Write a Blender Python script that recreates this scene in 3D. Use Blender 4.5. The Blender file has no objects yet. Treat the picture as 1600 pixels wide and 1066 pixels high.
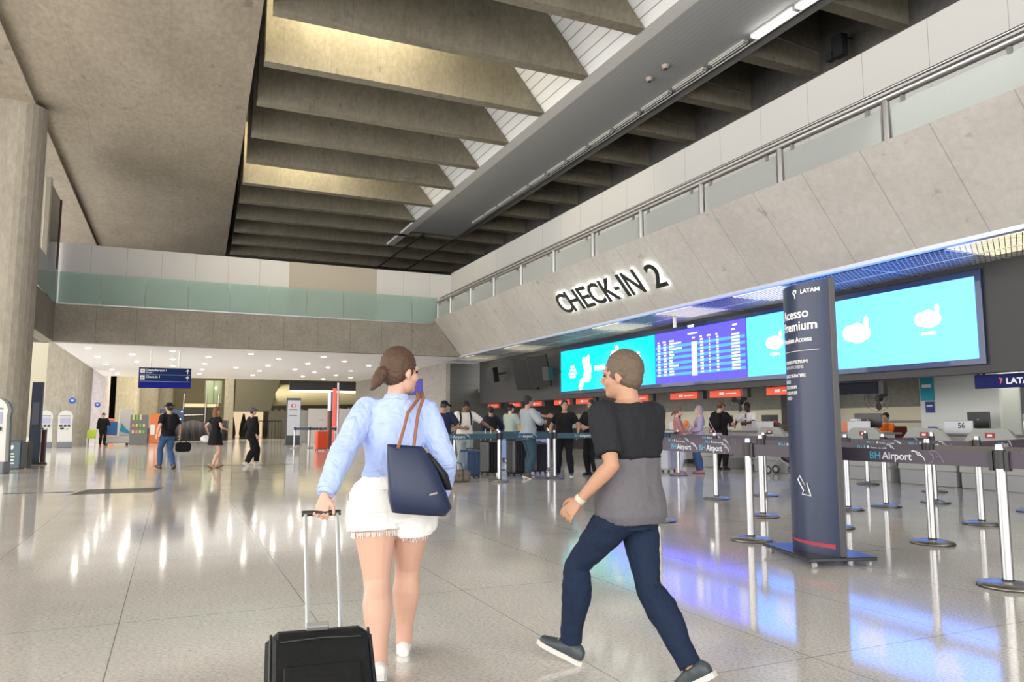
import bpy, math, random
import numpy as np
from mathutils import Vector, Matrix
V = Vector
PI = math.pi
S = bpy.context.scene
COL = S.collection
random.seed(7)

# ------------------------------------------------------------------ camera
FPX = 1177.0
PITCH = math.atan(128.0 / FPX)
YAW = math.radians(24.07)
EYE = V((0, 0, 1.2))
cam = bpy.data.cameras.new('camera')
cam.sensor_fit = 'HORIZONTAL'
cam.sensor_width = 36.0
cam.lens = 36.0 * FPX / 1600.0
cam.clip_end = 400
camo = bpy.data.objects.new('camera', cam)
COL.objects.link(camo)
camo.location = EYE
camo.rotation_euler = (PI / 2 + PITCH, 0, -YAW)
S.camera = camo

# ------------------------------------------------------------------ world, exposure, large lights
S.view_settings.view_transform = 'Standard'
S.view_settings.look = 'None'
S.view_settings.exposure = 0.0
S.view_settings.gamma = 1.0
S.view_settings.use_curve_mapping = False
S.cycles.use_denoising = True
S.cycles.max_bounces = 8
S.cycles.diffuse_bounces = 5
S.cycles.glossy_bounces = 4
S.cycles.transparent_max_bounces = 16
S.cycles.sample_clamp_indirect = 6.0
S.cycles.caustics_reflective = False
S.cycles.caustics_refractive = False
W = bpy.data.worlds.new('daylight')
S.world = W
W.use_nodes = True
wn = W.node_tree.nodes
wn['Background'].inputs[0].default_value = (1.0, 0.97, 0.93, 1)
wn['Background'].inputs[1].default_value = 5.0

def area(name, loc, rot, sx, sy, power, color=(1, 1, 1), spread=None):
    l = bpy.data.lights.new(name, 'AREA')
    l.shape = 'RECTANGLE'; l.size = sx; l.size_y = sy
    l.energy = power; l.color = color
    if spread: l.spread = math.radians(spread)
    o = bpy.data.objects.new(name, l)
    o.location = loc; o.rotation_euler = rot
    COL.objects.link(o)
    return o

# warm lamps above the skylight wells, and the row of high lamps over the hall behind the camera
for y in (17.98, 28.42):
    area('skylight_light', (3.9, y - 0.1, 12.5), (math.radians(24), 0, 0), 3.6, 0.9, 330 if y < 20 else 300, (1.0, 0.88, 0.62))
# general lighting of the hall beyond the soffit
area('mall_light', (1, 53, 5.9), (math.radians(62), 0, 0), 8, 1.0, 1500, (1.0, 0.9, 0.68))
area('mall_light', (10, 56, 6.0), (0, 0, 0), 4, 4, 160, (1.0, 0.9, 0.68))
area('corridor_light', (4, 41, 3.93), (0, 0, 0), 12, 16, 260, (1.0, 0.97, 0.95))
# ------------------------------------------------------------------ materials
def mat(name, color, rough=0.6, metal=0.0, spec=0.5, emit=None, es=0.0, alpha=None, trans=0.0, coat=0.0):
    m = bpy.data.materials.get(name)
    if m: return m
    m = bpy.data.materials.new(name); m.use_nodes = True
    b = m.node_tree.nodes['Principled BSDF']
    b.inputs['Base Color'].default_value = (*color, 1)
    b.inputs['Roughness'].default_value = rough
    b.inputs['Metallic'].default_value = metal
    b.inputs['Specular IOR Level'].default_value = spec
    b.inputs['Transmission Weight'].default_value = trans
    b.inputs['Coat Weight'].default_value = coat
    if emit:
        b.inputs['Emission Color'].default_value = (*emit, 1)
        b.inputs['Emission Strength'].default_value = es
    return m

def nodes(m):
    return m.node_tree.nodes, m.node_tree.links, m.node_tree.nodes['Principled BSDF']

def srgb(r, g, b):
    f = lambda c: (c / 255 / 12.92) if c <= 10 else (((c / 255) + 0.055) / 1.055) ** 2.4
    return (f(r), f(g), f(b))

def concrete(name, c1, c2, scale=(1, 1, 1), seam=None, seam_w=0.012, big=0.35, bump=0.15, seam2=None, dark=0.55, fine=(.78, 1.14)):
    """noise-mottled concrete; seam = (axis, spacing, offset) draws formwork joints"""
    m = mat(name, c1, 0.85, spec=0.25)
    n, l, b = nodes(m)
    geo = n.new('ShaderNodeNewGeometry')
    mp = n.new('ShaderNodeMapping'); mp.inputs['Scale'].default_value = scale
    l.new(geo.outputs['Position'], mp.inputs['Vector'])
    n1 = n.new('ShaderNodeTexNoise'); n1.inputs['Scale'].default_value = big; n1.inputs['Detail'].default_value = 6; n1.inputs['Roughness'].default_value = 0.65
    n2 = n.new('ShaderNodeTexNoise'); n2.inputs['Scale'].default_value = 9; n2.inputs['Detail'].default_value = 8; n2.inputs['Roughness'].default_value = 0.7
    l.new(mp.outputs[0], n1.inputs['Vector']); l.new(mp.outputs[0], n2.inputs['Vector'])
    r1 = n.new('ShaderNodeMapRange'); r1.inputs[1].default_value = 0.3; r1.inputs[2].default_value = 0.7
    l.new(n1.outputs[0], r1.inputs[0])
    mx = n.new('ShaderNodeMix'); mx.data_type = 'RGBA'
    mx.inputs[6].default_value = (*c1, 1); mx.inputs[7].default_value = (*c2, 1)
    l.new(r1.outputs[0], mx.inputs[0])
    r2 = n.new('ShaderNodeMapRange'); r2.inputs[1].default_value = 0.3; r2.inputs[2].default_value = 0.7; r2.inputs[3].default_value = fine[0]; r2.inputs[4].default_value = fine[1]
    l.new(n2.outputs[0], r2.inputs[0])
    mul = n.new('ShaderNodeVectorMath'); mul.operation = 'SCALE'
    l.new(mx.outputs[2], mul.inputs[0]); l.new(r2.outputs[0], mul.inputs['Scale'])
    out = mul.outputs[0]
    # small dark pits
    n3 = n.new('ShaderNodeTexNoise'); n3.inputs['Scale'].default_value = 3.3; n3.inputs['Detail'].default_value = 3
    l.new(mp.outputs[0], n3.inputs['Vector'])
    r3 = n.new('ShaderNodeMapRange'); r3.inputs[1].default_value = 0.66; r3.inputs[2].default_value = 0.74; r3.inputs[3].default_value = 1; r3.inputs[4].default_value = 0.72
    l.new(n3.outputs[0], r3.inputs[0])
    mul2 = n.new('ShaderNodeVectorMath'); mul2.operation = 'SCALE'
    l.new(out, mul2.inputs[0]); l.new(r3.outputs[0], mul2.inputs['Scale']); out = mul2.outputs[0]
    sep = n.new('ShaderNodeSeparateXYZ'); l.new(geo.outputs['Position'], sep.inputs[0])
    for sm in (seam, seam2):
        if not sm: continue
        ax, sp, off = sm[:3]
        wd = sm[3] if len(sm) > 3 else seam_w
        if isinstance(ax, int): src = sep.outputs[ax]
        else:
            d = n.new('ShaderNodeVectorMath'); d.operation = 'DOT_PRODUCT'; d.inputs[1].default_value = ax
            l.new(geo.outputs['Position'], d.inputs[0]); src = d.outputs['Value']
        a = n.new('ShaderNodeMath'); a.operation = 'ADD'; a.inputs[1].default_value = off + 1000 * sp
        l.new(src, a.inputs[0])
        w = n.new('ShaderNodeMath'); w.operation = 'MODULO'; w.inputs[1].default_value = sp; l.new(a.outputs[0], w.inputs[0])
        lt = n.new('ShaderNodeMath'); lt.operation = 'LESS_THAN'; lt.inputs[1].default_value = wd; l.new(w.outputs[0], lt.inputs[0])
        rr = n.new('ShaderNodeMapRange'); rr.inputs[3].default_value = 1; rr.inputs[4].default_value = dark
        l.new(lt.outputs[0], rr.inputs[0])
        ms = n.new('ShaderNodeVectorMath'); ms.operation = 'SCALE'
        l.new(out, ms.inputs[0]); l.new(rr.outputs[0], ms.inputs['Scale']); out = ms.outputs[0]
    l.new(out, b.inputs['Base Color'])
    bp = n.new('ShaderNodeBump'); bp.inputs['Strength'].default_value = bump; bp.inputs['Distance'].default_value = 0.02
    l.new(n2.outputs[0], bp.inputs['Height']); l.new(bp.outputs[0], b.inputs['Normal'])
    return m

def lines_mat(name, c, axis, sp, off, w=0.01, dark=0.5, rough=0.5, spec=0.4, metal=0):
    m = mat(name, c, rough, metal, spec)
    n, l, b = nodes(m)
    geo = n.new('ShaderNodeNewGeometry'); sep = n.new('ShaderNodeSeparateXYZ'); l.new(geo.outputs['Position'], sep.inputs[0])
    a = n.new('ShaderNodeMath'); a.operation = 'ADD'; a.inputs[1].default_value = off + 1000 * sp; l.new(sep.outputs[axis], a.inputs[0])
    md = n.new('ShaderNodeMath'); md.operation = 'MODULO'; md.inputs[1].default_value = sp; l.new(a.outputs[0], md.inputs[0])
    lt = n.new('ShaderNodeMath'); lt.operation = 'LESS_THAN'; lt.inputs[1].default_value = w; l.new(md.outputs[0], lt.inputs[0])
    mx = n.new('ShaderNodeMix'); mx.data_type = 'RGBA'; mx.inputs[6].default_value = (*c, 1); mx.inputs[7].default_value = (*[x * dark for x in c], 1)
    l.new(lt.outputs[0], mx.inputs[0]); l.new(mx.outputs[2], b.inputs['Base Color'])
    return m

def fabric(name, c, rough=0.85, amt=0.12, scale=40, bump=0.3):
    m = mat(name, c, rough, spec=0.2)
    n, l, b = nodes(m)
    tc = n.new('ShaderNodeTexCoord'); nz = n.new('ShaderNodeTexNoise'); nz.inputs['Scale'].default_value = scale; nz.inputs['Detail'].default_value = 4
    l.new(tc.outputs['Object'], nz.inputs['Vector'])
    mx = n.new('ShaderNodeMix'); mx.data_type = 'RGBA'
    mx.inputs[6].default_value = (*[x * (1 - amt) for x in c], 1); mx.inputs[7].default_value = (*[min(1, x * (1 + amt)) for x in c], 1)
    l.new(nz.outputs[0], mx.inputs[0]); l.new(mx.outputs[2], b.inputs['Base Color'])
    n2 = n.new('ShaderNodeTexNoise'); n2.inputs['Scale'].default_value = 7; n2.inputs['Detail'].default_value = 3; n2.inputs['Distortion'].default_value = 1.2
    l.new(tc.outputs['Object'], n2.inputs['Vector'])
    bp = n.new('ShaderNodeBump'); bp.inputs['Strength'].default_value = bump; bp.inputs['Distance'].default_value = 0.05
    l.new(n2.outputs[0], bp.inputs['Height']); l.new(bp.outputs[0], b.inputs['Normal'])
    return m

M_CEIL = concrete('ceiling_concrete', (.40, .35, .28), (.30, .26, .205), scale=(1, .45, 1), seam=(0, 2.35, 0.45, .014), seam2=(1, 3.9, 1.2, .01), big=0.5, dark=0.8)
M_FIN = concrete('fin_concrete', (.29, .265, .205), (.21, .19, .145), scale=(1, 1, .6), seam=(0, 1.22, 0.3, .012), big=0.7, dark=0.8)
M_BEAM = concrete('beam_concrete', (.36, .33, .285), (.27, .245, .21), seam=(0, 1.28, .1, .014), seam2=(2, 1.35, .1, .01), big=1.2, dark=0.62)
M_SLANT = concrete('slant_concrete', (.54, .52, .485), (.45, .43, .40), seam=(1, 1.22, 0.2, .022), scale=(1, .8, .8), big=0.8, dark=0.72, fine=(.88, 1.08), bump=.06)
M_COLM = concrete('column_concrete', (.42, .385, .32), (.33, .30, .25), scale=(1, 1, .35), seam=(0, .62, .2, .008), big=0.5, dark=0.85)
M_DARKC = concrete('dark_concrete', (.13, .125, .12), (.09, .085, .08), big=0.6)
M_WHITEP = lines_mat('white_panel_long', (.61, .608, .60), 1, 1.285, -6.6 + 1.285, .014, .62)
M_WHITEF = lines_mat('white_panel_far', (.80, .79, .78), 0, 1.18, 3.03, .014, .62)
M_BEIGE = mat('beige_panel', (.55, .50, .42), .6)
M_WHITE = mat('white_paint', (.8, .8, .79), .5)
M_SIDING = lines_mat('white_siding', (.78, .79, .80), 2, .198, 0, .022, .42)
M_GREYSLAT = lines_mat('grey_slat_panel', (.45, .46, .47), 0, .15, 0, .05, .93, .6)
M_ALU = mat('brushed_aluminium', (.46, .46, .47), .34, 1.0)
M_STEEL = mat('satin_steel', (.42, .41, .39), .34, 1.0)
M_BLACK = mat('black_metal', (.02, .02, .022), .45)
M_DGREY = mat('dark_grey_paint', (.06, .06, .065), .5)
M_BULK = lines_mat('bulkhead_grey', (.055, .055, .058), 1, 1.2, 0, .01, .6, .55)
M_SOFF = mat('white_soffit', (.86, .85, .87), .55)

def glassmat(name, tint, fac=0.5, rough=0.05):
    m = bpy.data.materials.new(name); m.use_nodes = True
    n, l = m.node_tree.nodes, m.node_tree.links
    n.remove(n['Principled BSDF'])
    o = n['Material Output']
    t = n.new('ShaderNodeBsdfTransparent'); t.inputs[0].default_value = (*tint, 1)
    g = n.new('ShaderNodeBsdfGlossy'); g.inputs['Roughness'].default_value = rough
    d = n.new('ShaderNodeBsdfDiffuse'); d.inputs[0].default_value = (*[x * .9 for x in tint], 1)
    m1 = n.new('ShaderNodeMixShader'); m1.inputs[0].default_value = fac
    l.new(t.outputs[0], m1.inputs[1]); l.new(d.outputs[0], m1.inputs[2])
    f = n.new('ShaderNodeFresnel'); f.inputs[0].default_value = 1.45
    m2 = n.new('ShaderNodeMixShader')
    l.new(f.outputs[0], m2.inputs[0]); l.new(m1.outputs[0], m2.inputs[1]); l.new(g.outputs[0], m2.inputs[2])
    l.new(m2.outputs[0], o.inputs[0])
    return m
M_GREENGL = glassmat('green_glass', (.74, .90, .86), .34)
M_PALEGL = glassmat('pale_glass', (.93, .99, .98), .45)
M_DARKGL = glassmat('dark_glass', (.25, .28, .27), .15)

# ------------------------------------------------------------------ mesh helpers
class MB:
    def __init__(s): s.v = []; s.f = []; s.sm = []
    def add(s, vs, fs, smooth=False):
        o = len(s.v); s.v += [tuple(p) for p in vs]
        for f in fs: s.f.append([i + o for i in f]); s.sm.append(smooth)
        return s
    def box(s, a, b, M=None):
        x0, y0, z0 = a; x1, y1, z1 = b
        if x0 > x1: x0, x1 = x1, x0
        if y0 > y1: y0, y1 = y1, y0
        if z0 > z1: z0, z1 = z1, z0
        vs = [V(p) for p in ((x0, y0, z0), (x1, y0, z0), (x1, y1, z0), (x0, y1, z0), (x0, y0, z1), (x1, y0, z1), (x1, y1, z1), (x0, y1, z1))]
        if M: vs = [M @ p for p in vs]
        return s.add(vs, [(0, 3, 2, 1), (4, 5, 6, 7), (0, 1, 5, 4), (1, 2, 6, 5), (2, 3, 7, 6), (3, 0, 4, 7)])
    def cbox(s, c, d, M=None):
        return s.box([c[i] - d[i] / 2 for i in range(3)], [c[i] + d[i] / 2 for i in range(3)], M)
    def bbox(s, a, b, r=.01, M=None):
        """box with chamfered edges"""
        a, b = V(a), V(b); c = (a + b) / 2; h = (b - a) / 2
        r = min(r, h.x * .9, h.y * .9, h.z * .9)
        vs = []; idx = {}
        for sx in (-1, 1):
            for sy in (-1, 1):
                for sz in (-1, 1):
                    for k in range(3):
                        p = [sx * (h.x - r), sy * (h.y - r), sz * (h.z - r)]
                        p[k] += (sx, sy, sz)[k] * r
                        idx[(sx, sy, sz, k)] = len(vs); q = c + V(p)
                        vs.append(M @ q if M else q)
        fs = []
        g = lambda sg, k: idx[(*sg, k)]
        for k in range(3):
            i, j = [q for q in range(3) if q != k]
            for sk in (-1, 1):
                loop = []
                for (si, sj) in ((-1, -1), (1, -1), (1, 1), (-1, 1)):
                    sg = [0, 0, 0]; sg[k] = sk; sg[i] = si; sg[j] = sj
                    loop.append(g(sg, k))
                fs.append(loop)
            # edges parallel to axis k
            for si in (-1, 1):
                for sj in (-1, 1):
                    e = []
                    for sk in (-1, 1):
                        sg = [0, 0, 0]; sg[k] = sk; sg[i] = si; sg[j] = sj
                        e.append((g(sg, i), g(sg, j)))
                    fs.append([e[0][0], e[0][1], e[1][1], e[1][0]])
        for sx in (-1, 1):
            for sy in (-1, 1):
                for sz in (-1, 1):
                    fs.append([g((sx, sy, sz), k) for k in range(3)])
        return s.add(vs, fs)
    def prism(s, poly, vec, smooth=False):
        n = len(poly); vec = V(vec); a = [V(p) for p in poly]; b = [p + vec for p in a]
        s.add(a + b, [list(range(n))[::-1], [n + i for i in range(n)]])
        return s.add(a + b, [(i, (i + 1) % n, n + (i + 1) % n, n + i) for i in range(n)], smooth)
    def tube(s, pts, r, n=12, cap=True, closed=False):
        pts = [V(p) for p in pts]; m = len(pts)
        rs = r if isinstance(r, (list, tuple)) else [r] * m
        rings = []; up = None
        for i, p in enumerate(pts):
            if closed: t = pts[(i + 1) % m] - pts[i - 1]
            else: t = pts[min(i + 1, m - 1)] - pts[max(i - 1, 0)]
            t.normalize()
            if up is None:
                up = V((0, 0, 1)) if abs(t.z) < .9 else V((1, 0, 0))
            u = (up - t * up.dot(t)); u.normalize(); w = t.cross(u); up = u
            rings.append([p + (u * math.cos(2 * PI * k / n) + w * math.sin(2 * PI * k / n)) * rs[i] for k in range(n)])
        vs = [q for rg in rings for q in rg]
        fs = []
        for i in range(m if closed else m - 1):
            j = (i + 1) % m
            for k in range(n):
                fs.append((i * n + k, i * n + (k + 1) % n, j * n + (k + 1) % n, j * n + k))
        s.add(vs, fs, True)
        if cap and not closed:
            s.add(rings[0], [list(range(n))[::-1]]); s.add(rings[-1], [list(range(n))])
        return s
    def cyl(s, c, r, z0, z1, n=24, r2=None):
        r2 = r if r2 is None else r2
        return s.tube([(c[0], c[1], z0), (c[0], c[1], z1)], [r, r2], n)
    def lathe(s, c, prof, n=24, M=None):
        vs = []; m = len(prof)
        for r, z in prof:
            for k in range(n):
                p = V((c[0] + r * math.cos(2 * PI * k / n), c[1] + r * math.sin(2 * PI * k / n), c[2] + z))
                vs.append(M @ p if M else p)
        fs = [(i * n + k, i * n + (k + 1) % n, (i + 1) * n + (k + 1) % n, (i + 1) * n + k) for i in range(m - 1) for k in range(n)]
        s.add(vs, fs, True)
        s.add(vs[:n], [list(range(n))[::-1]]); s.add(vs[-n:], [list(range(n))])
        return s
    def ball(s, c, r, n=16, M=None, m=None):
        """ellipsoid; r scalar or 3-tuple, M optional 3x3/4x4 rotation about centre"""
        if not isinstance(r, (tuple, list)): r = (r, r, r)
        m = m or n // 2; c = V(c); vs = []
        R = M.to_3x3() if M else Matrix.Identity(3)
        for i in range(1, m):
            th = PI * i / m
            for k in range(n):
                ph = 2 * PI * k / n
                vs.append(c + R @ V((r[0] * math.sin(th) * math.cos(ph), r[1] * math.sin(th) * math.sin(ph), r[2] * math.cos(th))))
        top = len(vs); vs.append(c + R @ V((0, 0, r[2]))); vs.append(c + R @ V((0, 0, -r[2])))
        fs = [(i * n + k, (i + 1) * n + k, (i + 1) * n + (k + 1) % n, i * n + (k + 1) % n) for i in range(m - 2) for k in range(n)]
        fs += [(top, k, (k + 1) % n) for k in range(n)] + [(top + 1, (m - 2) * n + (k + 1) % n, (m - 2) * n + k) for k in range(n)]
        return s.add(vs, fs, True)
    def loft(s, secs, n=24, power=2.0):
        """secs: (centre, u vector, v vector); capped superellipse rings"""
        vs = []
        for c, u, w in secs:
            c, u, w = V(c), V(u), V(w)
            for k in range(n):
                a = 2 * PI * k / n; ca, sa = math.cos(a), math.sin(a)
                e = 2.0 / power
                vs.append(c + u * (math.copysign(abs(ca) ** e, ca)) + w * (math.copysign(abs(sa) ** e, sa)))
        m = len(secs)
        fs = [(i * n + k, i * n + (k + 1) % n, (i + 1) * n + (k + 1) % n, (i + 1) * n + k) for i in range(m - 1) for k in range(n)]
        fs += [list(range(n))[::-1], [(m - 1) * n + k for k in range(n)]]
        return s.add(vs, fs, True)
    def build(s, name, m, parent=None, **props):
        me = bpy.data.meshes.new(name)
        me.from_pydata(s.v, [], s.f)
        me.polygons.foreach_set('use_smooth', s.sm)
        me.validate(); me.update()
        import bmesh as _b
        bm = _b.new(); bm.from_mesh(me); _b.ops.recalc_face_normals(bm, faces=bm.faces); bm.to_mesh(me); bm.free()
        if m: me.materials.append(m)
        o = bpy.data.objects.new(name, me); COL.objects.link(o)
        if parent: o.parent = parent
        for k, v in props.items(): o[k] = v
        return o

def thing(name, label, cat, loc=(0, 0, 0), rz=0, group=None):
    o = bpy.data.objects.new(name, None); COL.objects.link(o)
    o.empty_display_size = .2
    o.location = loc; o.rotation_euler = (0, 0, rz)
    o['label'] = label; o['category'] = cat
    if group: o['group'] = group
    return o
def tag(o, label, cat, group=None):
    o['label'] = label; o['category'] = cat
    if group: o['group'] = group
    return o
KIDS = {}
def dup(root, loc=None, rz=None, label=None, group=None):
    def cp(o, par):
        c = o.copy(); COL.objects.link(c)
        if par: c.parent = par
        for ch in kids.get(o.name, []): cp(ch, c)
        return c
    kids = {}
    def collect(o):
        kids[o.name] = list(o.children)
        for ch in o.children: collect(ch)
    collect(root)
    r = cp(root, None)
    if loc is not None: r.location = loc
    if rz is not None: r.rotation_euler = (0, 0, rz)
    if label: r['label'] = label
    if group: r['group'] = group
    return r
def struct(name, mb, m, label=None):
    o = mb.build(name, m); o['kind'] = 'structure'
    if label: o['label'] = label
    return o

_font = None
def text(name, body, size, m, parent=None, M=None, depth=.004, bold=0.0, sx=1.0, align='LEFT', bend=None, spacing=1.0):
    """lettering in the local XZ-plane facing -Y, then transformed by M"""
    cu = bpy.data.curves.new(name, 'FONT'); cu.body = body; cu.size = size
    cu.extrude = depth / 2; cu.offset = bold; cu.align_x = align; cu.resolution_u = 3; cu.space_character = spacing
    to = bpy.data.objects.new(name, cu); COL.objects.link(to)
    bpy.context.view_layer.update()
    me = bpy.data.meshes.new_from_object(to.evaluated_get(bpy.context.evaluated_depsgraph_get()))
    bpy.data.objects.remove(to); bpy.data.curves.remove(cu)
    X = Matrix.Scale(sx, 4, V((1, 0, 0)))
    me.transform((M or Matrix.Identity(4)) @ Matrix.Rotation(PI / 2, 4, 'X') @ X)
    if bend: 
        for v in me.vertices: v.co = bend(v.co)
    me.materials.clear(); me.materials.append(m)
    o = bpy.data.objects.new(name, me); COL.objects.link(o)
    if parent: o.parent = parent
    return o
def frame(origin, xdir, zdir):
    """matrix with local X along xdir, local Z along zdir, local -Y the reading side"""
    x = V(xdir).normalized(); z = V(zdir).normalized(); y = z.cross(x)
    return Matrix(((x.x, y.x, z.x, origin[0]), (x.y, y.y, z.y, origin[1]), (x.z, y.z, z.z, origin[2]), (0, 0, 0, 1)))

# ------------------------------------------------------------------ floor
mf = mat('granite_floor', (.5, .48, .44), .10, spec=.55)
n, l, b = nodes(mf)
geo = n.new('ShaderNodeNewGeometry')
sp = n.new('ShaderNodeTexNoise'); sp.inputs['Scale'].default_value = 75; sp.inputs['Detail'].default_value = 6; sp.inputs['Roughness'].default_value = .75
mpf = n.new('ShaderNodeMapping'); mpf.inputs['Scale'].default_value = (.55, 1.3, 1)
l.new(geo.outputs['Position'], mpf.inputs['Vector']); l.new(mpf.outputs[0], sp.inputs['Vector'])
cr = n.new('ShaderNodeValToRGB'); cr.color_ramp.elements[0].position = .33; cr.color_ramp.elements[1].position = .55
cr.color_ramp.elements[0].color = (.38, .36, .33, 1); cr.color_ramp.elements[1].color = (.80, .78, .73, 1)
l.new(sp.outputs[0], cr.inputs[0])
bl = n.new('ShaderNodeTexNoise'); bl.inputs['Scale'].default_value = .55; bl.inputs['Detail'].default_value = 7; bl.inputs['Roughness'].default_value = .6
l.new(geo.outputs['Position'], bl.inputs['Vector'])
rb = n.new('ShaderNodeMapRange'); rb.inputs[1].default_value = .3; rb.inputs[2].default_value = .7; rb.inputs[3].default_value = .86; rb.inputs[4].default_value = 1.1
l.new(bl.outputs[0], rb.inputs[0])
ms = n.new('ShaderNodeVectorMath'); ms.operation = 'SCALE'; l.new(cr.outputs[0], ms.inputs[0]); l.new(rb.outputs[0], ms.inputs['Scale'])
out = ms.outputs[0]
sepf = n.new('ShaderNodeSeparateXYZ'); l.new(geo.outputs['Position'], sepf.inputs[0])
for ax, spc, off in ((0, 1.1, .25), (1, 2.2, -3.05 + 2.2)):
    a = n.new('ShaderNodeMath'); a.operation = 'ADD'; a.inputs[1].default_value = off + 100 * spc; l.new(sepf.outputs[ax], a.inputs[0])
    md = n.new('ShaderNodeMath'); md.operation = 'MODULO'; md.inputs[1].default_value = spc; l.new(a.outputs[0], md.inputs[0])
    lt = n.new('ShaderNodeMath'); lt.operation = 'LESS_THAN'; lt.inputs[1].default_value = .006; l.new(md.outputs[0], lt.inputs[0])
    rr = n.new('ShaderNodeMapRange'); rr.inputs[3].default_value = 1; rr.inputs[4].default_value = .38; l.new(lt.outputs[0], rr.inputs[0])
    m2 = n.new('ShaderNodeVectorMath'); m2.operation = 'SCALE'; l.new(out, m2.inputs[0]); l.new(rr.outputs[0], m2.inputs['Scale']); out = m2.outputs[0]
l.new(out, b.inputs['Base Color'])
rg = n.new('ShaderNodeTexNoise'); rg.inputs['Scale'].default_value = 1.4; rg.inputs['Detail'].default_value = 4; l.new(geo.outputs['Position'], rg.inputs['Vector'])
rgr = n.new('ShaderNodeMapRange'); rgr.inputs[3].default_value = .055; rgr.inputs[4].default_value = .12; l.new(rg.outputs[0], rgr.inputs[0]); l.new(rgr.outputs[0], b.inputs['Roughness'])
bpf = n.new('ShaderNodeBump'); bpf.inputs['Strength'].default_value = .012; bpf.inputs['Distance'].default_value = .01
l.new(rg.outputs[0], bpf.inputs['Height']); l.new(bpf.outputs[0], b.inputs['Normal'])
struct('floor', MB().box((-14, -14, -.2), (22, 80, 0)), mf)

# ------------------------------------------------------------------ ceiling slab and skylight fins
SL = 10.3
struct('ceiling', MB().prism([(-3.95, -14, SL), (0.5, -14, SL), (2.2, 44, SL), (-3.95, 44, SL)], (0, 0, 2.4)), M_CEIL)
struct('ceiling_slab_side', MB().box((-14, -14, SL - .14), (-3.95, 48, SL + .5)), M_CEIL)
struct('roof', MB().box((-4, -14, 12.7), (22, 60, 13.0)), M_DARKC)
PER = 2.61
for k in range(-9, 15):
    y = 14.24 + PER * k
    xl = 0.95 + (y + 14) * .0286 - .2
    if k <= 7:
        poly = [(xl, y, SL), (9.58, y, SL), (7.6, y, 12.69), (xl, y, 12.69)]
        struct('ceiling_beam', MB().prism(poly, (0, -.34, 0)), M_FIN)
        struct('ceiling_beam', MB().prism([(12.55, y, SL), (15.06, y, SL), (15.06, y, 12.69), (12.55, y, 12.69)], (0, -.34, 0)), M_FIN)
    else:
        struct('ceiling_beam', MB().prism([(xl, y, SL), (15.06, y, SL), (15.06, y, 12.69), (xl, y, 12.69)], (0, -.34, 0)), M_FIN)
# sloping white siding of the skylight, its level margin, and the grey slatted duct box
struct('ceiling_panel_siding', MB().prism([(9.62, -14, SL), (7.62, -14, 12.7), (7.72, -14, 12.7), (9.74, -14, SL + .02)], (0, 46.5, 0)), M_SIDING)
struct('ceiling_trim_margin', MB().prism([(9.62, -14, SL), (9.98, -14, SL), (9.98, -14, SL + .25), (9.62, -14, SL + .12)], (0, 51.8, 0)), M_WHITE)
struct('ceiling_panel_duct', MB().box((9.985, -14, SL), (12.3, 34.1, SL + .5)), M_GREYSLAT)
struct('ceiling_trim_duct', MB().box((12.3, -14, SL - .02), (12.62, 34.1, SL + .5)), M_GREYSLAT)
struct('ceiling_pipe_trim', MB().tube([(12.2, -14, SL - .1), (12.2, 40, SL - .1)], .05, 8), M_ALU)
# walkway side wall, end wall of the hall above the mezzanine
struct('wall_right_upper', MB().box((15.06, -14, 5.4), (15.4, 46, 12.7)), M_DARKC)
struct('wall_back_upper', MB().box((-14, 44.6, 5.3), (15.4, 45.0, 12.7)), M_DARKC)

# ------------------------------------------------------------------ columns
def stadium(x0, x1, y0, y1, n=12):
    r = (y1 - y0) / 2; cy = (y0 + y1) / 2
    p = [(x0, y0), (x1 - r, y0)]
    p += [(x1 - r + r * math.sin(a), cy - r * math.cos(a)) for a in [PI * i / n for i in range(1, n)]]
    p += [(x1 - r, y1), (x0, y1)]
    return p
def column(name, x0, x1, y0, y1, h=SL - .14):
    mb = MB(); p = stadium(x0, x1, y0, y1); m = len(p)
    vs = [V((a, b_, 0)) for a, b_ in p] + [V((a, b_, h)) for a, b_ in p]
    for i in range(m):
        j = (i + 1) % m
        mb.add([vs[i], vs[j], vs[m + j], vs[m + i]], [(0, 1, 2, 3)], False)
    mb.add(vs[m:], [list(range(m))]); mb.add(vs[:m], [list(range(m))[::-1]])
    return struct(name, mb, M_COLM)
column('column', -8.2, -3.70, 24.05, 25.25)
column('column', -5.95, -3.95, 44.2, 45.4, SL + .1)
column('column', -8.2, -3.62, 4.3, 5.5)
M_COLM_SAVED = M_COLM; M_COLM = concrete('lavender_concrete', (.62, .58, .60), (.52, .48, .50), seam=(0, .62, .2, .008), dark=.85)
column('column', -6.2, -3.7, 52.6, 53.6, 6.5); M_COLM = M_COLM_SAVED
# ------------------------------------------------------------------ mezzanine: far and side beams, soffit
ZB, ZT = 4.0, 5.32
struct('beam_far', MB().prism([(-3.93, 30, ZB), (10.98, 30, ZB), (9.84, 30, 5.48), (9.84, 30, ZT), (-3.93, 30, ZT)], (0, .4, 0)), M_BEAM)
struct('beam_left', MB().prism([(-3.93, 25.2, ZB), (-3.93, 30.4, ZB), (-3.93, 30.4, ZT), (-3.93, 25.2, ZT)], (-.4, 0, 0)), M_BEAM)
struct('ceiling_far_soffit', MB().box((-3.93, 30.4, 3.99), (11.4, 51, 4.3)), M_SOFF)
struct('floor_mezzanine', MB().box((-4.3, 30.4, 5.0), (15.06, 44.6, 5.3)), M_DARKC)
struct('wall_far_mezzanine', MB().box((-4.3, 31.1, 5.3), (4.01, 31.25, 7.70)).box((7.61, 31.1, 5.3), (11.1, 31.25, 7.70)), M_WHITEF)
struct('wall_far_mezzanine_beige', MB().box((4.01, 31.095, 5.3), (7.61, 31.25, 7.70)), M_BEIGE)
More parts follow.
